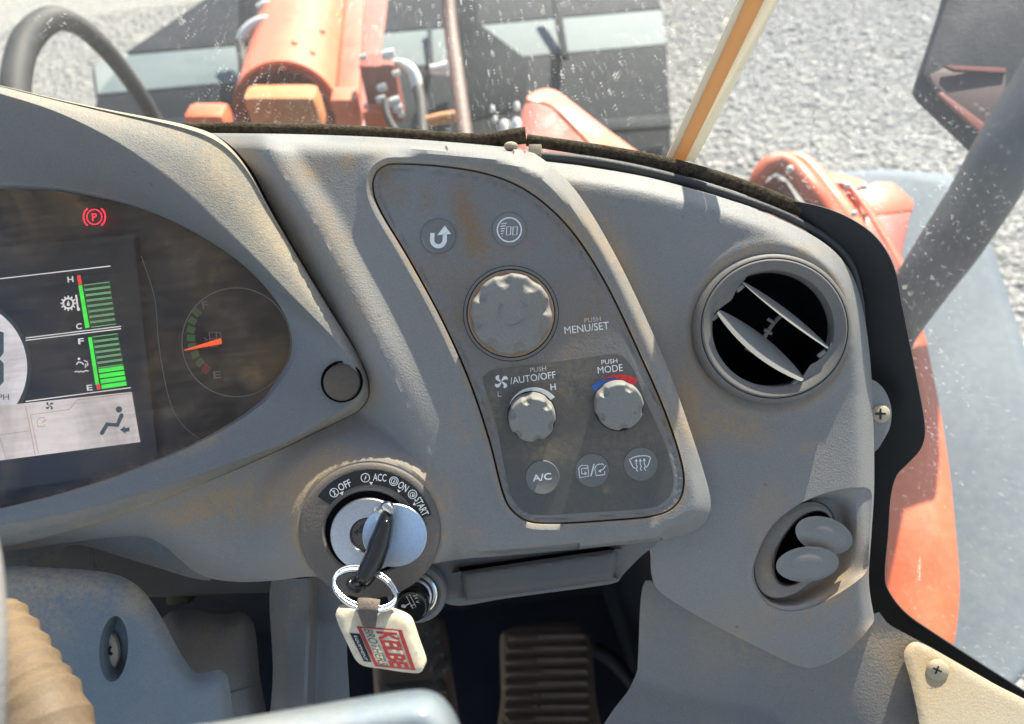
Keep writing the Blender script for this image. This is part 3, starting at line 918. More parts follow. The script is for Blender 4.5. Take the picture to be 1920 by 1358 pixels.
box('body', PD(718, 165, 1.33), CR * .030, Vector((0, 1, 0)) * .03, Vector((0, 0, 1)) * .05, M['red_dark'], hp, .004)
box('body', PD(708, 222, 1.30), CR * .022, Vector((0, 1, 0)) * .02, Vector((0, 0, 1)) * .02, M['orange'], hp, .004)
for i, (x, y, rx) in enumerate(((728, 103, 12), (680, 108, 7), (743, 138, 7), (716, 164, 9), (714, 186, 9), (739, 191, 11), (746, 204, 9), (752, 215, 6))):
    c = PD(x, y, 1.27); d_ = (CR * (.7 if i % 2 else 1) + CU * .25).normalized()
    tube3('fitting', [c - d_ * rx / F * 1.27, c - d_ * rx * .3 / F * 1.27, c + d_ * rx / F * 1.27], [rx * .6 / F * 1.27, rx * .8 / F * 1.27, rx * .75 / F * 1.27], M['fitting'], hp, 10)
def hose(name, label, pts, rad, mat, cat='hose'):
    o = tubeD(name, pts, rad, mat)
    return tag(o, label, cat)
hose('elbow_pipe', 'short silver elbow pipe right of the orange boom', [(738, 119, 1.30), (757, 121, 1.29), (772, 132, 1.28), (780, 150, 1.28), (782, 168, 1.28)], [8, 9, 10, 11, 10], M['fitting'], 'pipe')
hose('elbow_pipe', 'silver elbow pipe left of the orange boom', [(452, 78, 1.6), (460, 62, 1.6), (475, 48, 1.6), (492, 40, 1.6), (510, 38, 1.6)], [10, 11, 11, 10, 8], M['fitting'], 'pipe')
hose('hydraulic_hose', 'thin black hose dropping from the right elbow pipe', [(783, 166, 1.28), (790, 200, 1.26), (795, 290, 1.2)], [11, 11, 11], M['hose'])
hose('hydraulic_hose', 'thin dark hose dropping from the left elbow pipe', [(452, 80, 1.6), (455, 110, 1.58), (470, 190, 1.5), (475, 280, 1.4)], [10, 9, 9, 9], M['hose'])
hose('hydraulic_hose', 'grey hose curling beneath the red valve block', [(722, 188, 1.26), (726, 215, 1.25), (738, 240, 1.24), (760, 270, 1.22)], [7, 7, 7, 7], M['hose'])
hose('hydraulic_hose', 'thick black hose arching up at the left of the windshield', [(30, 230, .92), (30, 150, .94), (48, 80, .97), (92, 38, 1.0), (140, 44, 1.03), (190, 84, 1.06), (240, 145, 1.1), (285, 215, 1.14), (310, 270, 1.16)], [27, 26, 26, 24, 19, 17, 15, 14, 14], M['hose'])
hose('hydraulic_hose', 'brown hose standing upright before the bucket gusset', [(838, -40, 1.75), (846, 60, 1.68), (858, 150, 1.55), (876, 290, 1.4)], [13, 13, 14, 15], M['hose_brown'])
hose('lock_pin', 'silver round pin lying under the bucket ledge', [(806, 130, 1.5), (822, 130, 1.5), (840, 128, 1.5)], [8, 10, 14], M['fitting'], 'pin')
hose('lock_pin', 'pale short pin just above the foam seal', [(800, 228, 1.2), (828, 222, 1.2), (854, 218, 1.2)], [10, 11, 11], M['tan_block'], 'pin')
hose('elbow_pipe', 'small silver pipe end at the top left of the boom', [(484, 16, 1.7), (496, 10, 1.7), (512, 8, 1.7)], [7, 8, 8], M['fitting'], 'pipe')
la = thing('lift_arm', 'orange lift arm with rounded head beside the valve fittings', 'lift arm', PD(1080, 270, 1.2))
plateD('arm_plate', list(tuple(p) for p in cr([(988, 186, 1.25), (1000, 172, 1.27), (1022, 165, 1.28), (1045, 170, 1.28), (1070, 188, 1.27), (1130, 235, 1.22), (1250, 330, 1.15), (1180, 345, 1.13), (1100, 262, 1.17), (1035, 198, 1.22)], 4, True)), .05, M['orange_bright'], la, .003)
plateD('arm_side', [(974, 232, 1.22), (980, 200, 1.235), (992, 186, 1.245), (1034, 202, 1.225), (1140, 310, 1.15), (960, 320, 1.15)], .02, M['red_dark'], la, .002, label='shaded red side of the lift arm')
for x, y, r_ in ((969, 198, 8), (923, 203, 6), (928, 223, 6), (968, 232, 13), (945, 236, 13)):
    c = PD(x, y, 1.2)
    tube3('fitting', [c - CU * r_ / F * 1.2, c, c + CU * r_ * .8 / F * 1.2], [r_ * .7 / F * 1.2, r_ * .8 / F * 1.2, r_ * .5 / F * 1.2], M['fitting'], la, 10)

# right-hand side of the machine
M['mirror_low'] = simple('mirror_lower', (.050, .020, .022), .6, spec=.2)
M['red_dim'] = simple('dim_red', (.08, .012, .012), .7, spec=.1)
fd = thing('wheel_fender', 'dusty blue-grey wheel fender outside the side window', 'fender', PG(1850, 900, GZ))
fr0 = cr([(1520, 330, 1.25), (1640, 322, 1.23), (1740, 326, 1.2), (1800, 345, 1.18), (1850, 440, 1.1), (1890, 560, 1.03), (1922, 660, .97), (1960, 800, .9), (1990, 1000, .83), (1960, 1200, .78), (1890, 1300, .76)], 6)
fr1 = cr([(1520, 360, 1.2), (1560, 380, 1.19), (1610, 420, 1.17), (1660, 500, 1.13), (1690, 570, 1.09), (1710, 640, 1.04), (1725, 720, 1.0), (1735, 800, .96), (1745, 960, .9), (1745, 1180, .83), (1720, 1330, .79)], 6)
fr0r, fr1r = resample(fr0, 60), resample(fr1, 60)
V = []; faces = []
for k in range(9):
    t = k / 8
    for a, b in zip(fr0r, fr1r):
        q = a + (b - a) * t
        V.append(PD(q[0], q[1], q[2] - .006 * math.sin(math.pi * t)))
for k in range(8):
    for j in range(59):
        faces.append((k * 60 + j, k * 60 + j + 1, (k + 1) * 60 + j + 1, (k + 1) * 60 + j))
o = mk('fender_shell', V, faces, M['fender'], fd)
md = o.modifiers.new('thick', 'SOLIDIFY'); md.thickness = .006; md.offset = 0
bp = thing('body_panel', 'orange body panel showing along the black window border', 'body panel', PG(1740, 1000, GZ))
c1 = cr([(1716, 575, .86), (1735, 640, .84), (1752, 720, .81), (1766, 800, .79), (1780, 900, .76), (1790, 1000, .73), (1797, 1100, .71), (1790, 1190, .69), (1775, 1240, .68)], 6)
c0 = [(1600, 1260, .72), (1600, 1000, .78), (1610, 800, .84), (1640, 600, .9)]
n1 = len(c1)
c0r = resample(cr(c0[::-1], 6), n1)
V = []; faces = []
c1 = resample(c1, n1)
for k in range(5):
    t = k / 4
    for a, b in zip(c0r, c1):
        q = a + (b - a) * t
        V.append(PD(q[0], q[1], q[2] - .012 * math.sin(math.pi * t)))
for k in range(4):
    for j in range(n1 - 1):
        faces.append((k * n1 + j, k * n1 + j + 1, (k + 1) * n1 + j + 1, (k + 1) * n1 + j))
o = mk('panel_sheet', V, faces, M['orange_bright'], bp)
md = o.modifiers.new('thick', 'SOLIDIFY'); md.thickness = .005; md.offset = 0

br = thing('orange_bracket', 'orange steel bracket with bent bar and box below the side mirror', 'bracket', PD(1620, 470, .95))
tubeD('bent_bar', [(1412, 372, 1.0), (1420, 338, 1.0), (1440, 312, 1.0), (1466, 306, 1.0), (1492, 322, .99), (1525, 362, .97), (1570, 425, .95), (1640, 520, .9)], [12, 15, 18, 20, 21, 22, 23, 24], M['orange'], br, 16)
tubeD('bent_bar', [(1450, 300, 1.04), (1480, 298, 1.03), (1508, 312, 1.02), (1535, 345, 1.0), (1575, 400, .97), (1620, 470, .94), (1660, 540, .9)], [10, 14, 20, 24, 26, 28, 28], M['orange_bright'], br, 16)
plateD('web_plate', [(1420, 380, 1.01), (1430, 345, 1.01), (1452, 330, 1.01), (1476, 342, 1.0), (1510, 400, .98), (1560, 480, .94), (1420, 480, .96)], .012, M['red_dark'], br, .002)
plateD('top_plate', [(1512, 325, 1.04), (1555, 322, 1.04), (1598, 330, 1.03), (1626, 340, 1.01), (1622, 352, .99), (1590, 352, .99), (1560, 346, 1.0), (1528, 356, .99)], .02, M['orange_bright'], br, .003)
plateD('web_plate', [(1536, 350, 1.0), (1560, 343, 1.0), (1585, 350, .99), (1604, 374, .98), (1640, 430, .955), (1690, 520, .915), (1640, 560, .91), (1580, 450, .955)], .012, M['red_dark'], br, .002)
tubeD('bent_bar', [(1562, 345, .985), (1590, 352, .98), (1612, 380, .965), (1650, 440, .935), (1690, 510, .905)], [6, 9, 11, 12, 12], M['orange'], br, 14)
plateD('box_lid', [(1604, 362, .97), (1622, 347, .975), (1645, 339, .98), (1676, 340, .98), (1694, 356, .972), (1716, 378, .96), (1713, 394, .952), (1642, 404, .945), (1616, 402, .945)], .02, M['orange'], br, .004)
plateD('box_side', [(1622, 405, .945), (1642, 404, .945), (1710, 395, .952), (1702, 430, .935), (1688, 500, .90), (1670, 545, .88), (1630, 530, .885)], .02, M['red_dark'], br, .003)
for x, y in ((1480, 318), (1588, 350), (1600, 402), (1618, 352)):
    c = PD(x, y, .93)
    tube3('bolt', [c, c + CB * .004, c + CB * .007], [.0042, .0042, .002], M['fitting'], br, 8)

mr = thing('side_mirror', 'black side mirror on a thick dark arm outside the window', 'mirror', PD(1705, 560, .70))
plateD('mirror_head', list(tuple(p) for p in [(1790, -60, .80), (1778, -10, .795), (1760, 45, .785), (1735, 120, .77), (1730, 138, .768), (1738, 152, .765), (1780, 192, .755), (1845, 252, .74), (1870, 268, .735), (1960, 275, .73), (1990, -60, .78)]), .035, M['mirror'], mr, .006)
plateD('lower_face', [(1750, 160, .754), (1742, 140, .757), (1768, 128, .756), (1886, 132, .744), (1886, 262, .722), (1852, 256, .728)], .004, M['mirror_low'], mr, .001, label='dull reddish lower face of the mirror')
plateD('red_reflector', [(1757, 174, .746), (1768, 174, .746), (1848, 232, .730), (1846, 254, .728)], .004, M['red_dark'], mr, .0005)
plateD('red_reflector', [(1770, 122, .752), (1886, 127, .742), (1886, 136, .740), (1790, 131, .746)], .003, M['red_dim'], mr, .0005)
tubeD('mirror_clamp', [(1935, 210, .67), (1915, 200, .70), (1895, 185, .75)], [26, 24, 22], M['mirror'], mr, 14)
tubeD('mirror_arm', [(1990, 120, .66), (1900, 265, .67), (1845, 360, .68), (1780, 460, .69), (1725, 540, .70), (1680, 620, .73), (1630, 730, .80), (1610, 800, .85)], [62, 60, 57, 54, 48, 38, 34, 34], M['mirror_arm'], mr, 24)

# ================================================================== DASHBOARD
BLOBS += [
    (880, 425, 26, 80, -18, .9), (800, 385, 14, 30, 0, .8), (960, 470, 60, 30, 0, .5), (860, 560, 60, 90, -25, .5), (1110, 590, 40, 70, 0, .5), (1060, 420, 30, 60, -30, .4),
    (730, 330, 25, 60, -30, .6), (1000, 690, 90, 30, 0, .4), (930, 760, 22, 40, 0, .9), (1065, 720, 45, 45, 0, .6), (1040, 850, 60, 30, 0, .5), (1180, 830, 60, 40, 0, .5), (1010, 840, 40, 30, 0, .5), (1135, 917, 8, 6, 0, 1.2),
    (650, 305, 22, 16, 0, .8), (615, 420, 22, 80, -25, .7), (570, 320, 60, 30, 0, .5), (660, 560, 25, 80, -22, .5), (700, 720, 10, 35, 0, .9), (560, 430, 14, 60, -27, .5), (850, 790, 18, 30, 0, .4), (870, 820, 14, 12, 0, .7),
    (480, 940, 130, 45, -18, .9), (350, 960, 120, 22, -20, .8), (580, 900, 40, 60, 20, .8), (610, 870, 60, 25, -25, .7), (560, 990, 18, 60, 0, .8), (830, 960, 30, 60, 0, .6), (880, 1000, 30, 20, 0, .6), (790, 880, 40, 14, 35, .5),
    (1130, 440, 25, 90, -25, .6), (1190, 560, 20, 120, -20, .5), (1330, 790, 80, 40, 15, .8), (1290, 740, 24, 90, -10, .6), (1400, 800, 90, 30, 20, .5), (1340, 560, 18, 70, 15, .5), (1440, 470, 120, 12, 0, .5), (1520, 835, 20, 10, -20, .6),
    (1550, 1105, 80, 40, -30, .9), (1440, 1080, 20, 60, 0, .6), (1600, 1040, 30, 80, 0, .5), (1440, 960, 40, 60, 30, .4), (1650, 1210, 90, 30, 20, .9), (1700, 1240, 90, 50, 30, .6), (1400, 1200, 100, 40, 30, .5),
    (300, 230, 150, 30, 20, .6), (420, 330, 120, 40, 50, .7), (540, 480, 100, 25, 55, .5), (100, 190, 100, 16, 12, .5), (250, 880, 160, 10, -17, .6), (380, 830, 80, 8, -30, .7),
    (100, 1085, 200, 40, 4, .8), (270, 1130, 60, 40, 40, .4), (60, 1150, 100, 50, 0, .4), (400, 1190, 70, 40, 0, .6), (540, 1130, 40, 60, 0, .6), (1740, 1250, 40, 30, 0, .5),
]
dash = thing('dashboard', 'dusty grey moulded dashboard with instrument cluster, control panel and round vents', 'dashboard', P(900, 800, -120))

hood_out = cr([(-400, 128), (-60, 148), (0, 160), (100, 184), (200, 205), (290, 222), (350, 235), (400, 252), (440, 280), (475, 325), (510, 392), (560, 480), (620, 580), (660, 645), (686, 695), (693, 725), (690, 750), (672, 772), (640, 788), (600, 808), (508, 852), (407, 896), (271, 950), (136, 994), (0, 1029), (-60, 1043), (-400, 1100)], 10)

INSET = cr([(745, 305), (820, 309), (900, 321), (965, 343), (1022, 380), (1080, 440), (1140, 535), (1200, 660), (1248, 770), (1278, 860), (1284, 912), (1268, 950), (1225, 970), (1130, 979), (1040, 984), (990, 980), (958, 958), (940, 922), (915, 825), (878, 715), (828, 603), (765, 487), (712, 398), (697, 355), (702, 325), (720, 309)], 8, True)
POD_R = cr([(1000, 286), (1035, 312), (1075, 352), (1115, 410), (1165, 500), (1215, 605), (1258, 705), (1292, 800), (1318, 880), (1332, 935), (1328, 970), (1305, 995), (1255, 1012)], 8)
RIDGE = cr([(498, 262), (512, 300), (545, 352), (590, 420), (640, 510), (690, 605), (735, 700), (775, 790), (812, 870), (838, 930), (852, 990), (870, 1040)], 8)
TOP = cr([(330, 250), (400, 250), (560, 252), (720, 258), (860, 268), (960, 278), (1004, 288)], 6)
BOT = cr([(-400, 1106), (-60, 1048), (0, 1034), (60, 1028), (140, 1016), (230, 1006), (275, 1008), (308, 1024), (340, 1052), (380, 1080), (440, 1091), (510, 1089), (570, 1082), (640, 1080), (760, 1066), (860, 1049), (950, 1042), (1100, 1029), (1255, 1012)], 8)
IGN = (694, 994)
pod_poly = np.vstack([RIDGE, POD_R[::-1]])
LINES += [(INSET, True, 6, .8), (circle(IGN[0], IGN[1], 136, 40), True, 8, .7), (circle(1443, 617, 152, 40), True, 7, .7), (offset_line(hood_out[150:], 0), False, 9, .5)]
def h_body(x, y):
    d2 = sdist(x, y, INSET)
    dr = dist(x, y, POD_R); dl = dist(x, y, RIDGE); dp = sdist(x, y, pod_poly)
    inpod = (dp < 0) | (dr < 14)
    # right / top rim: inner wall rises from the groove to a crest, outer flank falls
    tr = np.clip(d2, 0, 200)
    rim = 26 + (4 + 18 * ss(940, 800, y)) * ss(2, 30, tr)
    wR = rim - 1.9 * softplus(24 - dr, 5)
    # left flank between the inset and the soft ridge
    wL = 28 + 6 * np.exp(-((d2 - 9) / 7) ** 2) + 18 * ss(56, 4, dl) * ss(880, 620, y)
    k = ss(-60, 60, dl - dr)
    win = wL * (1 - k) + wR * k
    wout = 28 + 18 * ss(880, 620, y) - 1.15 * softplus(dl - 6, 6) + 4
    base = -60 + 22 * ss(720, 860, y) - .16 * np.clip(y - 860, 0, 400) * ss(700, 560, x)
    wout = smax(wout, base, 8)
    out = np.where(inpod, win, wout)
    # top lip rolls back to the windshield
    dt = dist(x, y, TOP)
    out = out - 1.9 * softplus(26 - dt, 4)
    # ignition boss
    r = np.hypot(x - IGN[0], (y - IGN[1]) * 1.04)
    boss = 34 + 5 * np.exp(-((r - 138) / 8) ** 2) - 1.0 * softplus(r - 146, 7)
    out = smax(boss, out, 7)
    db = dist(x, y, BOT)
    out = out - 1.3 * softplus(34 - db, 9) * ss(600, 480, x) - .8 * softplus(16 - db, 4) * ss(480, 600, x)
    return out
body_out = np.vstack([hood_out[70:], BOT[1:], POD_R[::-1][1:], TOP[::-1][1:]])
relief('center_moulding', body_out, h_body, M['dash'], dash, step=8, holes=[INSET], skirt=220, holeskirt=16, guides=[offset_line(POD_R, d) for d in (-5, -10, -15, -20, -25, -31)] + [offset_line(TOP, d) for d in (-6, -12, -18, -25, -32)] + [offset_line(POD_R, d) for d in (5, 10, 15, 20, 25, 31)] + [offset_line(TOP, d) for d in (6, 12, 18, 25, 32)] + [offset_line(RIDGE, d) for d in (0, -5, -10, -16, 5, 10, 16)] + [np.vstack([offset_poly(INSET, d), offset_poly(INSET, d)[:1]]) for d in (5, 10, 16)] + [offset_line(BOT, s * d) for d in (6, 12, 20, 28, 38) for s in (-1, 1)] + [circle(IGN[0], IGN[1], r, 70) for r in (130, 138, 146, 154, 162)], label='dusty grey moulding round the control panel and ignition')

# hood: inner shade face, lip, sunlit outer face
lip = cr([(-60, 160, 118), (0, 176, 116), (100, 208, 110), (200, 256, 102), (280, 308, 94), (350, 362, 86), (420, 428, 76), (480, 486, 68), (540, 548, 58), (590, 598, 48), (630, 640, 38), (658, 680, 28), (672, 716, 20), (668, 745, 14), (648, 764, 10)], 8)
lens_top = cr([(-60, 356, -62), (0, 355, -62), (100, 358, -60), (200, 374, -58), (280, 397, -54), (350, 428, -48), (420, 470, -40), (470, 510, -34), (512, 556, -28), (538, 600, -24), (547, 640, -22), (543, 672, -22), (530, 697, -22)], 8)
hood_outer = cr([(-60, 148, -60), (0, 160, -60), (100, 184, -70), (200, 205, -80), (290, 222, -90), (350, 235, -96), (400, 252, -98), (440, 280, -96), (475, 325, -92), (510, 392, -90), (560, 480, -90), (620, 580, -84), (660, 645, -78), (686, 695, -66), (693, 725, -60), (690, 750, -56), (672, 772, -54)], 8)
n_ = 120
def lerp(a, b, t): return a + (b - a) * t
b_in = cr([(530, 697, -22), (508, 728, -18), (491, 750, -16), (440, 788, -14), (373, 826, -12), (305, 857, -12), (203, 897, -12), (102, 928, -12), (0, 953, -12), (-60, 966, -12)], 8)
b_face1 = cr([(648, 764, 10), (628, 776, 11), (600, 793, 12), (542, 826, 10), (407, 878, 8), (271, 922, 6), (136, 959, 4), (0, 983, 2), (-60, 994, 2)], 8)
b_out = cr([(672, 772, -54), (645, 786, -52), (600, 808, -50), (508, 852, -48), (407, 896, -46), (271, 950, -46), (136, 994, -48), (0, 1029, -52), (-60, 1043, -52)], 8)
NE = 14
def joined(top, bottom, e0, e1):
    '''hood side then bezel side, both carried on to the left past the picture edge'''
    a, b = resample(top, n_), resample(bottom, n_)[1:]
    p = np.linspace(0, 1, NE, endpoint=False)[:, None]; q = np.linspace(0, 1, NE + 1)[1:, None]
    return np.vstack([np.array(e0) + (a[0] - np.array(e0)) * p, a, b, b[-1] + (np.array(e1) - b[-1]) * q])
RI, RM, RO = joined(lens_top, b_in, (-400, 392, -62), (-400, 1024, -12)), joined(lip, b_face1, (-400, 148, 118), (-400, 1052, 2)), joined(hood_outer, b_out, (-400, 128, -60), (-400, 1100, -52))
N2 = len(RI)
low_ = ss(NE + n_ - 22, NE + n_ + 14, np.arange(N2))            # 0 along the hood, 1 along the lower bezel
def row(f, wt_, wb_):
    q = lerp(RI, RM, f)
    q[:, 2] = wt_ * (1 - low_) + wb_ * low_
    return q
wI, wM = RI[:, 2], RM[:, 2]
rows_in = [RI, row(.05, lerp(wI, wM, .07), lerp(wI, wM, .75)), row(.11, lerp(wI, wM, .13), wM - 2), row(.5, lerp(wI, wM, .52) + 5, wM + 1), row(.9, lerp(wI, wM, .90) + 4, wM + 1), RM + [0, 0, 1]]
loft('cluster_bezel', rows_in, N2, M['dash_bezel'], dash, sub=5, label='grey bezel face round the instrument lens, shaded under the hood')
crest_w = np.interp(np.linspace(0, 1, n_), [0, .1, .3, .45, .55, .7, .85, .95, 1], [84, 80, 62, 50, 46, 36, 20, 8, 0])
crest_w = np.concatenate([np.full(NE, 84.0), crest_w, np.full(n_ - 1 + NE, -8.0)])
def row2(f, wt_, wb_):
    q = lerp(RM, RO, f)
    q[:, 2] = wt_ * (1 - low_) + wb_ * low_
    return q
wO = RO[:, 2]
rows_out = [RM + [0, 0, 1], row2(.07, lerp(wM, crest_w, .05) + 2, wM - 3), row2(.5, lerp(wM, crest_w, .5) + 5, lerp(wM, wO, .35)), row2(.88, lerp(wM, crest_w, .95), lerp(wM, wO, .8)), row2(.94, crest_w - 8, lerp(wM, wO, .92)), RO]
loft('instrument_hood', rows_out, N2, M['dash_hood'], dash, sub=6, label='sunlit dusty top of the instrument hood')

# corner cheek between hood tip, lens end and bezel
# recessed round cap in the tip
lathe('cap_gap', 641, 716, 21, [(39, -4), (39, 3), (36, 3.4), (35, -3), (.01, -3)], M['void'], dash, 40, cap=False)
lathe('blanking_cap', 642, 717, 18, [(34.5, -6), (34.5, 6), (32, 11), (24, 15), (12, 18), (0.01, 19)], M['capdark'], dash, 40, label='round dark plug at the tip of the cluster bezel')

# ---- instruments behind the lens
ic = mk('instrument_cluster', [P(*q) for q in [(-460, 330, -92), (300, 330, -92), (620, 500, -92), (620, 760, -92), (300, 900, -92), (-460, 1060, -92)]], [(0, 1, 2, 3, 4, 5)], M['dial_black'], dash, smooth=False, label='black instrument panel behind the lens')
ZS = -80
flat('screen', [[(-300, 495), (250, 440), (298, 880), (-300, 960)]], ZS, M['scr_black'], ic)
flat('speed_dial', [circle(-75, 690, 134, 64)], ZS + 1, M['ledge'], ic)
flat('speed_dial', [circle(-75, 690, 126, 64)], ZS + 2, M['scr_white'], ic, label='white round speed display cut by the picture edge')
flat('speed_digit', [[(-14, 630), (-4, 620), (7, 624), (7, 662), (0, 671), (-14, 660)], [(-14, 686), (0, 674), (7, 682), (7, 716), (-4, 728), (-14, 716)]], ZS + 3, M['scr_ink'], ic)
text('lettering', 'MPH', -1, 745, 11, 36, 2, ZS + 3, M['scr_ink'], ic, .0)
ln = []
for a, b, wd in (((-10, 524), (207, 499), 2), ((48, 634), (227, 612), 2), ((48, 638.5), (227, 616.5), 2), ((48, 753), (245, 727), 2)):
    flat('screen_line', stroke([a, b], wd), ZS + 2, M['scr_line'], ic)
flat('status_panel', [[(-215, 784), (247, 735), (263, 829), (-215, 892)]], ZS + 2, M['scr_panel'], ic, label='lit pale status strip at the foot of the screen')
flat('status_panel_lines', stroke([(48, 762), (66, 853)], 1.6) + stroke([(72, 850), (57, 778), (130, 768), (145, 750), (247, 737)], 1.6) + stroke([(-10, 817), (55, 808)], 1.2) + stroke([(0, 822), (12, 862)], 1.2), ZS + 3, M['scr_brown'], ic)
def fan_icon(cx, cy, r, ang=0):
    out = []
    for k in range(4):
        a = R(ang + 90 * k)
        c, s = math.cos(a), math.sin(a)
        pts = [(0, 0), (.28, .55), (.15, .95), (.45, 1.0), (.75, .80), (.72, .40), (.30, .08)]
        out.append([(cx + r * (x * c - y * s), cy + r * (x * s + y * c)) for x, y in pts])
    return out
flat('fan_symbol', fan_icon(93, 761, 7.5, -8), ZS + 3.5, M['scr_ink'], ic)
flat('recirculation_symbol', stroke([(85, 789), (83, 783), (74, 784), (69, 790), (71, 800), (83, 800), (84, 796)], 1.8) + stroke([(88, 787), (79, 793), (82, 788)], 1.5), ZS + 3.5, M['scr_brown'], ic)
flat('seated_figure_symbol', [circle(223, 768, 6, 18)] + stroke([(228, 779), (220, 797), (201, 796), (191, 812)], 8) + [circle(228, 779, 4, 12), circle(220, 797, 4, 12), circle(201, 796, 4, 12), circle(191, 812, 4, 12)] + [[(225, 806), (234, 799), (234, 803), (243, 801), (243, 809), (235, 810), (236, 814)]], ZS + 3.5, M['scr_ink'], ic)
def lerp2(a, b, t): return (a[0] + (b[0] - a[0]) * t, a[1] + (b[1] - a[1]) * t)
def bar_stack(tl, tr, bl, br_, n, lit):
    for i in range(n):
        a, b = (i + .10) / n, (i + .88) / n
        q = [lerp2(tl, bl, a), lerp2(tr, br_, a), lerp2(tr, br_, b), lerp2(tl, bl, b)]
        if i >= n - lit:
            flat('bar_segment', [q], ZS + 2, M['scr_green'], ic)
        else:
            ob = flat('bar_segment', [q], ZS + 1.6, M['scr_cell'], ic)
            flat('bar_outline', stroke(q, 1.5, True), ZS + 2, M['scr_dgreen'], ic)
bar_stack((157, 534), (205, 528), (171, 615), (217, 609), 8, 0)
bar_stack((174, 631), (220, 625), (191, 731), (238, 724), 10, 4)
for q, m_ in (([(147, 536), (154, 535), (168, 614), (160, 616)], 'scr_green'), ([(165, 633), (172, 632), (186, 720), (179, 722)], 'scr_green'), ([(144, 517), (151, 516), (154, 534), (147, 535)], 'scr_red'), ([(180, 722), (187, 720), (189, 730), (182, 731)], 'scr_red')):
    flat('bar_scale', [q], ZS + 2, M[m_], ic)
for s_, x, y in (('H', 132, 524), ('C', 148, 612), ('F', 152, 640), ('E', 168, 727)):
    text('lettering', s_, x, y, 11, 11, 6, ZS + 2, M['scr_line'], ic, .02)
gear = ring(128, 569, 9.5, 3.4, 24)
for k in range(12):
    a = k * math.pi / 6; gear += stroke([(128 + 11 * math.cos(a), 569 + 11 * math.sin(a)), (128 + 14.5 * math.cos(a), 569 + 14.5 * math.sin(a))], 2.6)
gear += [circle(128, 571, 3, 12), [(128, 563), (130.6, 570), (125.4, 570)]] + stroke([(142.5, 553), (146.5, 580)], 3.4) + [circle(147, 580, 3.2, 12)]
flat('oil_temperature_symbol', gear, ZS + 2, M['scr_line'], ic)
flat('fluid_symbol', [circle(148, 673, 2.6, 12)] + stroke([(143, 684), (147, 679), (153, 680), (157, 684)], 2.4) + stroke([(157, 676), (163, 678), (165, 684), (159, 690), (161, 682)], 2) + stroke([(140, 698), (144, 696), (148, 698), (152, 696), (156, 698), (160, 695), (166, 696)], 2.4), ZS + 2, M['scr_line'], ic)
# parking telltale
flat('parking_telltale', ring(177, 407, 14, 1.8) + ring(177, 407, 20.5, 2.6, 10, -52, 52) + ring(177, 407, 20.5, 2.6, 10, 128, 232), ZS + 2, M['tell_red'], ic, label='glowing red parking brake warning light')
text('lettering', 'P', 177, 407, 14, 9, 4, ZS + 2, M['tell_red'], ic, .01)
# fuel gauge
flat('gauge_ring', ring(443, 642, 102, 1.8, 90), ZS + 3, M['gauge_line'], ic, label='thin ring of the fuel gauge')
for i, (x, y) in enumerate(((369, 586), (361, 601.5), (358, 618), (358, 634), (360, 650), (366, 664.5), (375, 680), (386, 691.5))):
    vx, vy = 425 - x, 640 - y; L = math.hypot(vx, vy); vx, vy = vx / L, vy / L
    hx, hy = (7.6, 6.2) if i < 7 else (8, 7)
    q = [(x + vx * a * hx - vy * b * hy, y + vy * a * hx + vx * b * hy) for a, b in ((-1, -1), (1, -1), (1, 1), (-1, 1))]
    flat('gauge_tick', [q], ZS + 3, M['gauge_red'] if i == 7 else M['gauge_green'], ic)
text('lettering', 'F', 384, 572, 13, 10, 10, ZS + 3, M['gauge_line'], ic, .01)
text('lettering', 'E', 407, 703, 13, 14, 6, ZS + 3, M['gauge_line'], ic, .01)
flat('fuel_symbol', stroke([(392, 624), (405, 623), (408, 649), (395, 651)], 1.8, True) + stroke([(394, 636), (406, 635)], 1.6) + stroke([(406, 623), (413, 624), (415, 632), (414, 644)], 1.5) + stroke([(382, 633), (390, 638), (383, 640)], 1.5), ZS + 3, M['gauge_line'], ic)
nd = mk('gauge_needle', [P(414, 634, ZS + 9), P(416, 645, ZS + 9), P(346, 658, ZS + 9), P(346, 655.5, ZS + 9), P(416, 640, ZS + 13)], [(0, 1, 4), (1, 2, 4), (2, 3, 4), (3, 0, 4), (0, 3, 2, 1)], M['needle'], ic, smooth=False, label='orange fuel needle near the middle')
# inner edge lines of the gauge mask
gm = stroke(cr([(265, 480), (290, 560), (297, 640), (310, 720), (325, 770), (345, 800), (372, 822)], 6), 1.2)
flat('gauge_mask_edge', gm, ZS + 4, M['gauge_line'], ic)
# clear lens
lens_poly = RI[:, :2]
BL = list(BLOBS); BLOBS.clear(); LL = list(LINES); LINES.clear()
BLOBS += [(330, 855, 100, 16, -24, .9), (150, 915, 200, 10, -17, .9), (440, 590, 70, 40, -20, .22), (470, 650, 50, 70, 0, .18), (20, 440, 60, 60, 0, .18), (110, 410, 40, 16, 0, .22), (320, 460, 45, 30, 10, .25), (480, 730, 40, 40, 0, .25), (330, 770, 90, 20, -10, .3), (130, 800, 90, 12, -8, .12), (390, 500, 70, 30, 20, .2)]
relief('cluster_lens', lens_poly, lambda x, y: -52 + 30 * ss(60, 0, dist(x, y, lens_poly, True)) * 0 - 0 * x, M['lens'], dash, step=12, skirt=6, label='clear lens with smeared dust and painted brown reflections over the instruments')
BLOBS.clear(); BLOBS += BL; LINES += LL

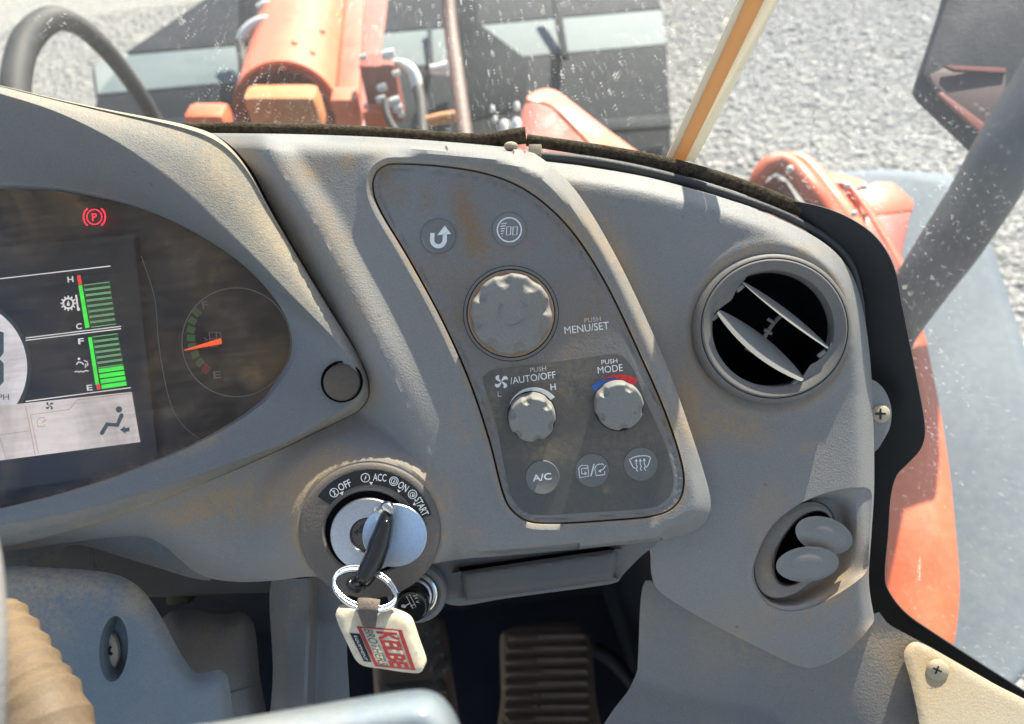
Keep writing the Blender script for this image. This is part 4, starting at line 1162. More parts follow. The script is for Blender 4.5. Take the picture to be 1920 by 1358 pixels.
# ---- control panel
PW = 24
pan_out = offset_poly(INSET, -4)
BLACKP = relief('panel_gap', offset_poly(INSET, 3), lambda x, y: 8 + 0 * x, M['black'], dash, step=30, skirt=0, dust=False)
cp = relief('control_panel', pan_out, lambda x, y: PW - 2.2 * np.exp(-((sdist(x, y, pan_out) + 8) / 1.6) ** 2) * 1.6, M['panel'], dash, step=5, skirt=14, label='dusty grey control panel with knobs and buttons')
OV = cr([(906, 716), (912, 701), (932, 692), (1040, 679), (1140, 665), (1162, 666), (1178, 678), (1192, 702), (1213, 757), (1246, 830), (1262, 887), (1260, 921), (1243, 943), (1211, 954), (1092, 962), (1020, 966), (986, 962), (966, 943), (952, 908), (930, 796)], 6, True)
relief('climate_overlay', OV, lambda x, y: PW + .9 + 0 * x, M['overlay'], cp, step=9, skirt=1.5, label='dark scuffed climate control area of the panel')
def button(x, y, r, w0, hgt, mat, label):
    return lathe('button', x, y, w0, [(r, -1), (r, hgt * .6), (r * .97, hgt), (r * .9, hgt * .96), (r * .86, hgt * .85), (.01, hgt * .85)], mat, cp, 44, label=label)
button(822, 443, 33, PW, 3.0, M['button'], 'round button with a white U-turn arrow')
button(955, 431, 32, PW, 3.0, M['panel'], 'round button with a gauge and digits symbol')
button(1017, 895, 32, PW, 3.0, M['button'], 'round air conditioning button')
button(1110, 882, 32, PW, 3.0, M['button'], 'round air recirculation button')
button(1201, 870, 32, PW, 3.0, M['button'], 'round windshield defrost button')
ZB = PW + 2.8
u = [(811, 437)] + [(822 + 12 * math.cos(R(a)) * 1.0 - 0, 449 + 13 * math.sin(R(a))) for a in range(170, -11, -15)] + [(834, 438)]
flat('arrow_symbol', stroke(u, 8) + [[(834, 423), (846, 439), (820, 441)]], ZB, M['white_print'], cp)
dg = ring(955, 431, 22.5, 2.6, 40)
for k in range(6):
    yy = 420 + k * 4.6
    dg += stroke([(938 + k * .4 + (1.5 if k in (0, 5) else 0), yy), (950 - k * 1.6, yy - 1)], 1.8)
for ox in (950, 962):
    dg += stroke([(ox, 426), (ox + 8, 425), (ox + 7.4, 440), (ox - .6, 441)], 1.9, True)
flat('gauge_digits_symbol', dg, ZB, M['white_print'], cp)
text('lettering', 'PUSH', 1111, 599.5, 8.5, 31, 6, PW + .8, M['worn_print'], cp, .0)
text('lettering', 'MENU/SET', 1100, 615, 14, 84, 7, PW + .8, M['white_print'], cp, .003)
ZO = PW + 1.9
text('lettering', 'PUSH', 1009, 692.5, 8.5, 30, 7, ZO, M['worn_print'], cp, .0)
text('lettering', '/AUTO/OFF', 999, 708.5, 13, 86, 8, ZO, M['white_print'], cp, .004)
text('lettering', 'PUSH', 1142.5, 678, 8.5, 30, 6, ZO, M['white_print'], cp, .004)
text('lettering', 'MODE', 1144, 692, 13, 47, 7, ZO, M['white_print'], cp, .003)
text('lettering', 'L', 936.5, 739, 10, 7, 4, ZO, M['worn_print'], cp, .01)
text('lettering', 'H', 1037, 725.5, 12, 10, 6, ZO, M['white_print'], cp, .015)
flat('fan_symbol', fan_icon(940, 716, 13, -8), ZO, M['white_print'], cp)
flat('fan_speed_arc', wedge(996, 777, 163, 36, (42, 40), (44, 55)), ZO, M['white_print'], cp, label='white fan speed wedge over the left knob')
flat('cold_arc', wedge(1158, 766, 142, 88, (52, 54), (64, 57)), ZO, M['blue_print'], cp, label='blue cold arc over the right knob')
flat('warm_arc', wedge(1158, 766, 116, 55, (59, 51), (62, 66)), ZO, M['red_print'], cp, label='red warm arc over the right knob')
text('lettering', 'A/C', 1016, 895, 13, 36, 7, ZB, M['white_print'], cp, .02)
rc = stroke([(1085, 878), (1090, 873), (1102, 873), (1104, 893), (1087, 896)], 1.7, True) + stroke([(1101, 878), (1090, 879), (1091, 889), (1098, 888)], 1.7) + [[(1101, 887.5), (1096, 884), (1097, 892)]]
rc += stroke([(1108, 893), (1114, 870)], 2.2)
rc += stroke([(1132, 873), (1130, 870), (1120, 871), (1115, 878), (1118, 892), (1134, 890), (1134, 884)], 1.7) + stroke([(1136, 873), (1131, 880), (1124, 883)], 1.7) + [[(1121, 884), (1127, 880), (1127, 886)]]
flat('recirculation_symbol', rc, ZB, M['white_print'], cp)
df = stroke(cr([(1180, 862), (1190, 857), (1201, 855), (1212, 855), (1220, 858)], 4), 1.8) + stroke([(1180, 862), (1187, 876), (1192, 879)], 1.8) + stroke([(1220, 858), (1215, 873), (1211, 877)], 1.8)
for ox, oy in ((1193, 0), (1200.5, -.8), (1208, -1.6)):
    df += stroke(cr([(ox, 864 + oy), (ox, 871 + oy), (ox + 2, 876 + oy), (ox, 880 + oy), (ox + 3, 884 + oy)], 3), 1.6) + [[(ox, 860.5 + oy), (ox + 3, 866 + oy), (ox - 3, 866 + oy)]]
flat('defrost_symbol', df, ZB, M['white_print'], cp)
# knobs
def knob(x, y, w0, r, hgt, nd_, ph, label, ty, lab_sym=False, rd=None, tx=0):
    rd = rd or r * .155
    prof = [(r * 1.0, 0), (r * 1.01, hgt * .25), (r * 1.0, hgt * .6), (r * .985, hgt * .84), (r * .95, hgt * .95)] + [(r * q, hgt * (1.0 - .02 * q)) for q in (.90, .86, .82, .78, .74, .70, .6, .4, .2, .001)]
    def mod(rr, hh, t):
        dmin = 1e9
        for k in range(nd_):
            a = 2 * math.pi * k / nd_ + ph
            dx, dy = rr * math.cos(t) - r * .90 * math.cos(a), rr * math.sin(t) - r * .90 * math.sin(a)
            dmin = min(dmin, math.hypot(dx, dy))
        s = max(0, 1 - (dmin / (rd * 1.35)) ** 2)
        return rr * (1 - .05 * s), hh - s * hgt * .22 * (1 if hh > hgt * .3 else .2)
    return lathe('knob', x, y, w0, prof, M['knob'], cp, 160, mod=mod, ty=ty, tx=tx, sharp=50, label=label)
lathe('knob_collar', 958, 588, PW, [(90, -2), (90, .8), (88.5, .9)], M['black'], cp, 64, cap=False)
lathe('knob_collar', 958, 588, PW, [(88.5, -2), (88.5, 2), (83.5, 2), (83.5, -2)], M['panel'], cp, 64, cap=False)
lathe('knob_well', 958, 588, PW, [(83.5, 1.2), (0.01, 1.2)], M['black'], cp, 64, cap=False)
lathe('knob_skirt', 958, 588, PW, [(81, 0), (81, 3), (78, 6), (60, 6)], M['pedal'], cp, 64, cap=False, label='dust-caked brown ring round the menu knob')
knob(959, 589, PW, 75, 36, 8, R(12), 'large dusty menu knob with eight finger dimples', -6)
ar = []
for a0 in (20, 140, 260):
    ar += ring(962, 586, 26, 3, 10, a0, a0 + 70)
flat('rotation_symbol', ar, PW + 37.5, M['panel'], cp)
lathe('knob_well', 997, 779, PW + .9, [(46, -1), (46, 1.2), (0.01, 1.2)], M['black'], cp, 48, cap=False)
lathe('knob_well', 1160, 763, PW + .9, [(46, -1), (46, 1.2), (0.01, 1.2)], M['black'], cp, 48, cap=False)
knob(997, 777, PW, 43.5, 38, 6, R(45), 'dusty fan speed knob below the white wedge', -14)
knob(1158, 757, PW, 45, 34, 5, R(65), 'dusty temperature knob below the red and blue arcs', -9)

# ---- right-hand section
SP_TOP = cr([(985, 300), (1040, 305), (1120, 316), (1220, 334), (1330, 364), (1430, 398), (1510, 434), (1565, 472), (1600, 520), (1620, 590), (1632, 680), (1638, 800), (1639, 915), (1634, 1000), (1629, 1090), (1640, 1164)], 8)
SP = np.vstack([SP_TOP, cr([(1640, 1164), (1612, 1200), (1580, 1228), (1545, 1246), (1512, 1252), (1475, 1240), (1400, 1203), (1310, 1156), (1240, 1112), (1222, 1080), (1218, 1030), (1200, 960), (1120, 700), (1040, 420)], 8)[1:]])
VEN = (1443, 617)
SHELF = cr([(1680, 640), (1608, 690), (1560, 790), (1450, 872), (1340, 940), (1240, 985)], 8)
shelf_poly = np.vstack([SHELF, [(1100, 1000), (1000, 300), (1700, 300)]])
BOWL = cr([(1412, 1085), (1420, 1040), (1450, 985), (1500, 945), (1555, 922), (1605, 914), (1632, 920), (1634, 960), (1629, 1030), (1626, 1070), (1600, 1095), (1560, 1120), (1520, 1140), (1475, 1146), (1435, 1130)], 8, True)
def h_side(x, y):
    dt = dist(x, y, SP_TOP)
    base = -52 + .10 * np.clip(640 - y, -100, 300)
    ds = sdist(x, y, shelf_poly)
    base = base + .11 * softplus(ds, 8) * ss(1180, 1000, y)
    lit = -1.9 * softplus(26 - dt, 5) * ss(1100, 900, y) - 1.4 * softplus(18 - dt, 5) * ss(900, 1100, y)
    under = -.55 * softplus((y - 1075) + (1420 - x) * .25 - 40, 25) * ss(1640, 1400, x)
    r = np.hypot(x - VEN[0], y - VEN[1])
    dish = 5 * np.exp(-((r - 158) / 10) ** 2)
    db = sdist(x, y, BOWL)
    lipb = 6 * np.exp(-((db - 10) / 10) ** 2) * ss(1450, 1380, x)
    return base + lit + under + dish + lipb
VHOLE = circle(VEN[0], VEN[1], 136, 64, 130)
sp = relief('side_moulding', SP, h_side, M['dash'], dash, step=9, holes=[VHOLE, BOWL], skirt=140, holeskirt=20, guides=[offset_line(SP_TOP, s * d) for d in (5, 10, 15, 20, 26, 33) for s in (-1, 1)] + [np.vstack([circle(VEN[0], VEN[1], r, 60), circle(VEN[0], VEN[1], r, 60)[:1]]) for r in (144, 152, 160, 168)], label='grey right-hand moulding carrying both round vents')
# side tab with screw
tab = relief('side_tab', cr([(1610, 706), (1640, 714), (1660, 734), (1671, 765), (1669, 800), (1656, 826), (1642, 846), (1610, 860)], 6), lambda x, y: -112 + 0 * x, M['dash'], dash, step=8, skirt=12, label='small screw tab at the right edge of the dashboard')
lathe('screw_head', 1651, 776, -112, [(17, 0), (17, 3), (12, 7), (.01, 9)], M['trimplate'], dash, 24)
flat('screw_slot', stroke([(1641, 776), (1661, 776)], 4) + stroke([(1651, 766), (1651, 787)], 4), -102, M['black'], dash)

# ---- upper round vent
va = lathe('air_vent', VEN[0], VEN[1], -52, [(140, -12), (148, 0), (148, 12), (144, 22), (138, 26), (136, 26)], M['vent'], dash, 96, ell=.952, cap=False, label='large round air vent with two open blades')
lathe('vent_gap', VEN[0], VEN[1], -52, [(136.4, 26), (136, 18), (133, 18), (133.5, 26)], M['black'], va, 96, ell=.952, cap=False)
lathe('vent_ring', VEN[0], VEN[1], -52, [(134, 18), (134, 26.5), (131, 28), (118, 24), (113, 20), (111.5, 8), (111, -8)], M['vent'], va, 96, ell=.952, cap=False)
lathe('vent_duct', VEN[0], VEN[1], -52, [(110.5, -4), (110, -110), (.01, -110)], M['void'], va, 64, ell=.952, cap=False)
def vent_ear(pts):
    relief('vent_ear', pts, lambda x, y: -30 + 0 * x, M['vent'], va, step=6, skirt=30)
vent_ear(cr([(1336, 580), (1345, 556), (1365, 530), (1388, 514), (1402, 512), (1398, 522), (1388, 534), (1380, 545), (1372, 562), (1360, 571), (1348, 580), (1340, 588), (1332, 600)], 4, True))
vent_ear(cr([(1555, 652), (1558, 640), (1562, 652), (1552, 678), (1532, 702), (1512, 716), (1502, 718), (1506, 706), (1512, 696), (1520, 684), (1532, 678), (1544, 668)], 4, True))
def blade(parent, p0, p1, bulge_up, bulge_dn, w0, w1, mat, label, edge_w=6):
    """lens-shaped louvre from p0 to p1; the two edges bow out and lie at different depth"""
    p0, p1 = np.array(p0, float), np.array(p1, float)
    t = (p1 - p0) / np.hypot(*(p1 - p0)); nrm = np.array([t[1], -t[0]])
    n = 30
    V = []; faces = []
    rows = 8
    for layer in (0, -edge_w):
        for i in range(rows + 1):
            s = i / rows
            for k in range(n + 1):
                q = k / n; sh = .2 + .8 * math.sin(math.pi * q) ** .8
                c = p0 + (p1 - p0) * q + nrm * (bulge_up * s - bulge_dn * (1 - s)) * sh
                ww = w0 + (w1 - w0) * s * sh + 5 * math.sin(math.pi * s) * sh
                V.append(P(c[0], c[1], ww + layer))
    q = n + 1; L = q * (rows + 1)
    for i in range(rows):
        for k in range(n):
            a = i * q + k
            faces.append((a, a + 1, a + q + 1, a + q)); faces.append((L + a, L + a + q, L + a + q + 1, L + a + 1))
    for k in range(n):
        faces.append((k, L + k, L + k + 1, k + 1)); e = rows * q
        faces.append((e + k, e + k + 1, L + e + k + 1, L + e + k))
    return mk('vent_blade', V, faces, mat, parent, label=label)
blade(va, (1393, 530), (1553, 653), 10, 6, -24, -56, M['blade'], 'upper blade of the large vent, seen almost edge-on')
blade(va, (1347, 584), (1506, 712), 17, 21, -22, -62, M['blade'], 'lower blade of the large vent, seen at an angle')
tube('blade_link', [(1470, 588, -60), (1452, 604, -62), (1432, 634, -62)], 4, M['vent'], va, 8)
for x, y, w_ in ((1446, 602, -58), (1440, 622, -60), (1405, 656, -46)):
    tube('link_pin', [(x - 7, y - 4, w_), (x + 7, y + 4, w_)], 3.5, M['vent'], va, 10, 2)
for x, y in ((1387, 541), (1540, 664), (1341, 594), (1492, 716)):
    tube('blade_pivot', [(x - 6, y + 5, -34), (x + 6, y - 5, -34)], 4.5, M['blade'], va, 10, 2)

# ---- lower vent in its bowl
BW = resample(BOWL, 90, True)
def ringpts(cx, cy, rx, ry, rot, w_, n=90):
    a = np.linspace(0, 2 * math.pi, n, endpoint=False)
    c, s = math.cos(R(rot)), math.sin(R(rot))
    x = cx + rx * np.cos(a) * c - ry * np.sin(a) * s; y = cy + rx * np.cos(a) * s + ry * np.sin(a) * c
    return np.stack([x, y, np.full(n, w_)], 1)
def align(ref, c):
    best = min(range(len(c)), key=lambda k: ((np.roll(c, k, 0)[:, :2] - ref[:, :2]) ** 2).sum())
    return np.roll(c, best, 0)
LV = (1488, 1032)
bw3 = np.column_stack([BW, h_side(BW[:, 0], BW[:, 1]) + 1])
o1 = align(bw3, ringpts(1492, 1030, 62, 100, 33, -96))
if ((o1[:, :2] - bw3[:, :2]) ** 2).sum() > ((align(bw3, o1[::-1])[:, :2] - bw3[:, :2]) ** 2).sum(): o1 = align(bw3, o1[::-1])
mid1 = lerp(bw3, o1, .4); mid1[:, 2] = -68
mid2 = lerp(bw3, o1, .8); mid2[:, 2] = -96
loft('vent_bowl', [bw3, lerp(bw3, mid1, .25) + [0, 0, -2], mid1, mid2, o1], 90, M['dash'], dash, sub=4, closed=True, label='dusty scooped bowl round the lower vent')
vb = loft('air_vent', [ringpts(1490, 1031, 63, 101, 33, -104), ringpts(1489, 1031, 62, 100, 33, -72), ringpts(1491, 1031, 57, 95, 33, -66), ringpts(1500, 1029, 48, 85, 33, -62), ringpts(1505, 1028, 42, 78, 33, -70), ringpts(1506, 1027, 40, 76, 33, -140)], 90, M['vent'], dash, sub=3, closed=True, label='smaller round air vent low on the right with two blades')
mk('vent_duct', PN(*ringpts(1506, 1027, 41, 77, 33, -130).T), [tuple(range(90))], M['void'], vb, smooth=False)
def oval_blade(cx, cy, rx, ry, rot, w0, slope, label):
    V = []; faces = []
    n, rows = 48, 7
    for layer in (0, -9):
        for i in range(rows + 1):
            s = i / rows
            for k in range(n):
                a = 2 * math.pi * k / n
                x, y = rx * s * math.cos(a), ry * s * math.sin(a)
                c, q = math.cos(R(rot)), math.sin(R(rot))
                px, py = cx + x * c - y * q, cy + x * q + y * c
                V.append(P(px, py, w0 + slope * (py - cy) + slope * -.3 * (px - cx) - 7 * s * s + (4 if s > .9 else 0) + layer))
    L = n * (rows + 1)
    for i in range(rows):
        for k in range(n):
            k2 = (k + 1) % n
            faces.append((i * n + k, i * n + k2, (i + 1) * n + k2, (i + 1) * n + k)); faces.append((L + i * n + k, L + (i + 1) * n + k, L + (i + 1) * n + k2, L + i * n + k2))
    e = rows * n
    for k in range(n):
        k2 = (k + 1) % n
        faces.append((e + k, e + k2, L + e + k2, L + e + k))
    return mk('vent_blade', V, faces, M['blade'], vb, label=label)
oval_blade(1545, 1004, 55, 34, 16, -50, -.12, 'upper oval blade of the lower vent')
oval_blade(1514, 1058, 59, 33, -5, -36, -.10, 'lower oval blade of the lower vent')

# ---- ignition switch
ig = lathe('ignition_switch', IGN[0], IGN[1], 34, [(134, -8), (133, 3), (129, 7), (122, 8), (92, 8), (88, 9), (84, 6), (82, -12)], M['bezel_ign'], dash, 96, ell=.955, cap=False, label='dark round ignition switch bezel with printed key positions')
igy = lambda r, a: (694 + r * math.cos(R(a)), 996 - r * math.sin(R(a)) * .97)
lab = []
for k in range(40):
    a, b = 146 - k * 131 / 40, 146 - (k + 1) * 131 / 40
    lab.append([igy(119, a), igy(119, b), igy(90, b), igy(90, a)])
ZI = 34 + 9.4
flat('position_label', lab, ZI, M['label_black'], ig, label='black arc label with OFF ACC ON START positions')
for s_, x, y, wd, ang in (('OFF', 646, 910, 25, 26), ('ACC', 712, 895.5, 25, -4), ('ON', 756, 912.5, 19, -34), ('START', 790.5, 950, 36, -64)):
    text('lettering', s_, x, y, 14, wd, ang, ZI + .8, M['white_print'], ig, .01)
sy = []
for x, y in ((626.5, 924), (685, 896), (738.5, 902.5), (773.5, 927)):
    sy += ring(x, y, 8, 1.5, 24)
sy += stroke([(621, 919), (632, 929)], 1.3) + stroke([(626, 919), (628, 930)], 1.8) + [[(683, 898), (687, 890), (686, 895), (688, 894), (683, 902), (684, 897)]] + ring(738.5, 902.5, 5, 1.3, 16) + [[(737, 904), (740, 899), (739.5, 902), (741, 902), (737, 907)]] + ring(773.5, 928, 4.6, 1.3, 14, -50, 230) + [[(772, 932), (774, 924), (776, 932)]]
flat('position_symbol', sy + [[(636, 925), (644, 921), (642.5, 929)], [(692, 904), (699.5, 904), (696, 910)], [(745, 917.5), (752, 921), (746.5, 924)], [(777, 941), (780, 947.5), (774, 947.5)]], ZI + .8, M['white_print'], ig)
lathe('lock_gap', 692, 1000, 34, [(83, 2), (.01, 2)], M['void'], ig, 64, ell=.96, cap=False)
lathe('lock_face', 692, 1001, 34, [(71, 0), (71, 9), (69, 12), (66, 12.6), (34, 12.6), (33, 11), (31, 2)], M['satin'], ig, 80, ell=.97, cap=False, label='brushed metal face of the ignition lock')
lathe('lock_barrel', 690, 1002, 34, [(30.5, 0), (30.5, 6), (29, 7), (.01, 7)], M['bezel_ign'], ig, 48, cap=False)
text('lettering', 'PUSH', 677, 992, 10, 26, 45, 42.5, M['black'], ig, .01)
def cover_mod(r, h, t): return r, h
lathe('key_cover', 743, 1000, 34, [(57, 13), (59.5, 14), (59.5, 19), (58, 20.5), (56.5, 20.2), (.01, 20.2)], M['cover_metal'], ig, 80, ell=.99, label='round metal key-slot cover swung to the right')
lathe('cover_pivot', 722, 958, 34, [(18, 14), (18, 24), (15, 27), (.01, 28)], M['chrome'], ig, 32)

# ---- lower edge of the dashboard
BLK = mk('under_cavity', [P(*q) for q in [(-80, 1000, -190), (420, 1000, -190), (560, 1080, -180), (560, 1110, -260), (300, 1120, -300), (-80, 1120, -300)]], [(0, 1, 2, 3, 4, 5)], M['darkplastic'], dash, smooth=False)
relief('under_dash_shell', cr([(-80, 1000), (60, 1000), (160, 990), (280, 1000), (340, 1040), (400, 1085), (360, 1084), (300, 1066), (240, 1048), (160, 1024), (125, 1024), (112, 1040), (110, 1062), (60, 1064), (-80, 1064)], 5, True), lambda x, y: -120 - .3 * (y - 1000), M['column'], dash, step=12, skirt=20, label='dark blue-grey lower shell under the cluster')
hl = relief('utility_tray_housing', cr([(800, 1050), (860, 1040), (1100, 1020), (1225, 1006), (1228, 1022), (1200, 1045), (1168, 1078), (1156, 1092), (1100, 1102), (950, 1122), (860, 1136), (820, 1120), (810, 1080)], 5, True), lambda x, y: -60 - .15 * (y - 1040), M['lower'], dash, step=10, skirt=60, label='grey housing under the control panel')
relief('tray_slot', [(860, 1064), (1152, 1023), (1156, 1040), (866, 1082)], lambda x, y: -52 + 0 * x, M['void'], dash, step=20, skirt=0, dust=False)
tr_o = np.array([(864, 1078), (870, 1071), (1145, 1031), (1156, 1036), (1158, 1048), (1149, 1081), (1142, 1089), (882, 1125), (874, 1120)], float)
relief('tray_front', cr(tr_o, 5, True), lambda x, y: -28 - 1.6 * softplus(7 - dist(x, y, cr(tr_o, 5, True), True), 2), M['tray'], dash, step=6, skirt=26, label='smooth grey front of the slim pull-out tray')

# lighter bulge
lathe('lighter_surround', 782, 1112, -40, [(56, -40), (56, 0), (53, 8), (46, 11), (41, 8), (40, -20)], M['lower'], dash, 48, cap=False, spin=0, label='grey round surround of the lighter socket')
lt = thing('cigarette_lighter', 'black cigarette lighter knob with chrome collar beside the key ring', 'lighter', P(780, 1115, -40))
lathe('collar', 781, 1112, -36, [(40, -10), (40, 10), (37, 13), (33, 12), (32, -6)], M['chrome'], lt, 48, cap=False)
lathe('collar', 780, 1114, -30, [(31, -6), (31, 16), (28, 18), (26, 14)], M['satin'], lt, 48, cap=False)
lathe('lighter_knob', 773, 1133, 0, [(27, -30), (31, -20), (32, 0), (31, 8), (27, 12), (25, 11), (.01, 11)], M['gloss_black'], lt, 48, label='black lighter knob printed 24 V')
text('lettering', '24 V', 781, 1123, 7, 17, -72, 12.5, M['worn_print'], lt, .0)
flat('cigarette_symbol', stroke([(762, 1118), (768, 1115), (780, 1138), (774, 1141)], 1.4, True) + stroke([(776, 1134), (770, 1137)], 1.2) + [circle(757, 1137, 5, 16, 3.2, 10)] + stroke([(760, 1136), (770, 1131)], 2), 12.5, M['worn_print'], lt)

# ================================================================== KEY, RING, TAG
key = thing('ignition_key', 'black ignition key seen edge-on in the lock, ring hanging from it', 'key', P(715, 965, 60))
KC = [(726, 958, 60), (722, 985, 72), (712, 1020, 86), (700, 1052, 100), (684, 1082, 112), (674, 1094, 118)]
def edge_loop():
    c = cr(KC, 8); n = 20
    V = []; faces = []
    m = len(c)
    for i, q in enumerate(c):
        t = i / (m - 1)
        tang = c[min(i + 1, m - 1)] - c[max(i - 1, 0)]; tv = tang[:2] / np.hypot(*tang[:2])
        nv = np.array([-tv[1], tv[0]])
        hw = np.interp(t, [0, .12, .4, .7, .88, 1], [9, 15, 21, 20, 17, 12])
        for k in range(n):
            a = 2 * math.pi * k / n
            ca, sa = math.cos(a), math.sin(a)
            
            V.append(P(q[0] + nv[0] * hw * ca, q[1] + nv[1] * hw * ca, q[2] + 26 * sa * np.interp(t, [0, .15, .85, 1], [.4, 1, 1, .5])))
    for i in range(m - 1):
        for k in range(n):
            k2 = (k + 1) % n
            faces.append((i * n + k, i * n + k2, (i + 1) * n + k2, (i + 1) * n + k))
    faces.append(tuple(reversed(range(n)))); faces.append(tuple((m - 1) * n + k for k in range(n)))
    return mk('key_bow', V, faces, M['gloss_black'], key, sharp=60)
edge_loop()
lp = [(668 + 13 * math.cos(k * math.pi / 8), 1096 + 10 * math.sin(k * math.pi / 8), 120 + 9 * math.sin(k * math.pi / 8)) for k in range(16)]
tube3('key_loop', [P(*q) for q in lp], 6.5 * .92 * S, M['gloss_black'], key, 12, closed=True)
tube('key_cap', [(716, 956, 62), (726, 950, 70), (735, 958, 76)], [9, 11, 8], M['chrome'], key, 14, label='bright chrome end of the key shank')
kr = thing('key_ring', 'silver split key ring hanging from the ignition key', 'key ring', P(683, 1104, 130))
def split_ring(dw, dy, r):
    pts = []
    for k in range(72):
        a = 2 * math.pi * k / 72
        x, y = 60 * math.cos(a), 35 * math.sin(a)
        c, s = math.cos(R(19)), math.sin(R(19))
        pts.append((684 + x * c - y * s, 1104 + dy + x * s + y * c, 128 + dw + 26 * math.sin(a)))
    tube3('ring_coil', [P(*q) for q in pts], r * .9 * S, M['chrome'], kr, 10, closed=True)
split_ring(0, -3, 4.0); split_ring(5, 4, 4.0)
tube('ring_end', [(731, 1090, 128), (738, 1101, 130), (743, 1112, 130)], [4.5, 4.5, 5], M['chrome'], kr, 10)
kt = thing('key_tag', 'cream plastic key tag with red and black printed lettering on the key ring', 'key tag', P(710, 1200, 150))
TG = cr([(629, 1152), (634, 1145), (650, 1142), (690, 1143), (725, 1148), (750, 1156), (764, 1164), (771, 1175), (782, 1208), (794, 1242), (794, 1254), (786, 1262), (760, 1261), (720, 1255), (686, 1250), (672, 1243), (663, 1231), (650, 1204), (636, 1174)], 6, True)
wt = lambda x, y: 142 + .10 * (np.asarray(y, float) - 1150) + .04 * (np.asarray(x, float) - 700)
BLs = list(BLOBS); BLOBS.clear()
body = relief('tag_body', TG, lambda x, y: wt(x, y) - 1.0 * softplus(3 - dist(x, y, TG, True), 1), M['cream'], kt, step=7, skirt=0)
n_t = len(TG)
TGr = resample(TG, 90, True)
f0 = np.column_stack([TGr, wt(TGr[:, 0], TGr[:, 1]) - 3]); f1 = f0 + [5, -10, -34]
loft('tag_edge', [f0, f1], 90, M['cream'], kt, sub=3, closed=True, dust=False)
mk('tag_back', PN(*f1.T), [tuple(range(90))], M['cream'], kt, smooth=False)
BLOBS += BLs
wq = lambda d: (lambda x, y: wt(x, y) + d)
def flatw(name, polys, d, mat, label=None):
    V = []; faces = []
    for p in polys:
        b = len(V)
        V += [P(a[0], a[1], float(wt(a[0], a[1])) + d) for a in p]
        for t in geometry.tessellate_polygon([[Vector((a[0], a[1], 0)) for a in p]]): faces.append(tuple(b + i for i in t))
    return mk(name, V, faces, mat, kt, smooth=False, label=label)
C6 = lambda x, y: (600 + x / 5.223, 1040 + y / 5.223)
flatw('print_block', [[C6(290, 768), C6(388, 776), C6(505, 1055), C6(430, 1045)]], .8, M['label_black'])
flatw('print_frame', [[C6(358, 702), C6(800, 738), C6(806, 752), C6(362, 716)], [C6(358, 702), C6(402, 712), C6(566, 1085), C6(540, 1095)], [C6(540, 1095), C6(552, 1080), C6(925, 1122), C6(938, 1135)], [C6(760, 738), C6(800, 738), C6(938, 1135), C6(898, 1128)]], 1.2, M['tag_red'])
text_quad('lettering', 'KELBE', C6(548, 752), C6(690, 1098), C6(872, 1118), C6(752, 766), wq(1.2), M['tag_red'], kt, .035)
text_quad('lettering', 'BROTHERS', C6(424, 728), C6(575, 1080), C6(668, 1094), C6(516, 742), wq(1.2), M['tag_green'], kt, .0)
text_quad('lettering', 'EQUIPMENT', C6(326, 794), C6(430, 1032), C6(470, 1040), C6(358, 798), wq(1.6), M['white_print'], kt, .0)
st = loft('strap', [np.array([(669, 1142, 128), (690, 1143, 128), (711, 1145, 128)], float), np.array([(671, 1121, 150), (692, 1121, 152), (713, 1124, 152)], float), np.array([(668, 1141, 162), (690, 1142, 164), (710, 1144, 164)], float), np.array([(671, 1150, 158), (690, 1152, 160), (708, 1153, 160)], float), np.array([(680, 1174, 158), (691, 1177, 158), (704, 1177, 158)], float)], 12, M['leather'], kt, sub=5, dust=False, label='dark leather loop on the tag')
md = st.modifiers.new('thick', 'SOLIDIFY'); md.thickness = .0006

# clip and screw at the dashboard top
lathe('screw_head', 958, 274, -92, [(13, -6), (13, 2), (8, 6), (.01, 7)], M['trimplate'], dash, 20, ell=.6)
box('seal_clip', P(1003, 284, -120), CR * .0032, CU * .0026, CB * .004, M['trimplate'], dash, .0008)

# ================================================================== LOWER CAB
lc = thing('side_console', 'grey lower side console below the right vents with dusty sill', 'console', P(1500, 1300, -180))
LCo = cr([(1205, 1100), (1240, 1100), (1310, 1140), (1400, 1190), (1480, 1225), (1560, 1225), (1640, 1150), (1668, 1172), (1760, 1222), (1860, 1282), (2000, 1370), (2000, 1420), (1180, 1420), (1195, 1260)], 5, True)
edge_l = cr([(1200, 1110), (1300, 1165), (1400, 1215), (1470, 1250), (1520, 1300), (1560, 1420)], 6)
ep = np.vstack([edge_l, [(1000, 1420), (1000, 1000)]])
def h_low(x, y):
    d = sdist(x, y, ep)
    return -150 - .40 * softplus(-d, 28) + .04 * softplus(d, 10) + .12 * np.clip(y - 1250, -60, 200) * ss(0, 120, d)
relief('side_panel', LCo, h_low, M['sill'], lc, step=12, skirt=60, guides=[offset_line(edge_l, d) for d in (0, -8, -16, -26, 8, 16, 26)])
tp_o = cr([(1695, 1232), (1699, 1214), (1712, 1204), (1732, 1208), (1790, 1240), (1860, 1280), (1960, 1340), (1960, 1420), (1738, 1420), (1728, 1380), (1719, 1330), (1708, 1280)], 5, True)
wtp = lambda x, y: -122 + .34 * (np.asarray(y, float) - 1250) + .04 * np.clip(np.asarray(x, float) - 1560, 0, 400)
relief('trim_plate', tp_o, lambda x, y: wtp(x, y) + 8 - .8 * softplus(6 - dist(x, y, tp_o, True), 2), M['trimplate'], lc, step=9, skirt=14, label='sunlit cream sill plate with a cross-head screw')
lathe('screw_head', 1757, 1257, float(wtp(1757, 1257)) + 8, [(21, 0), (21, 3), (17, 8), (9, 11), (.01, 12)], M['trimplate'], lc, 32)
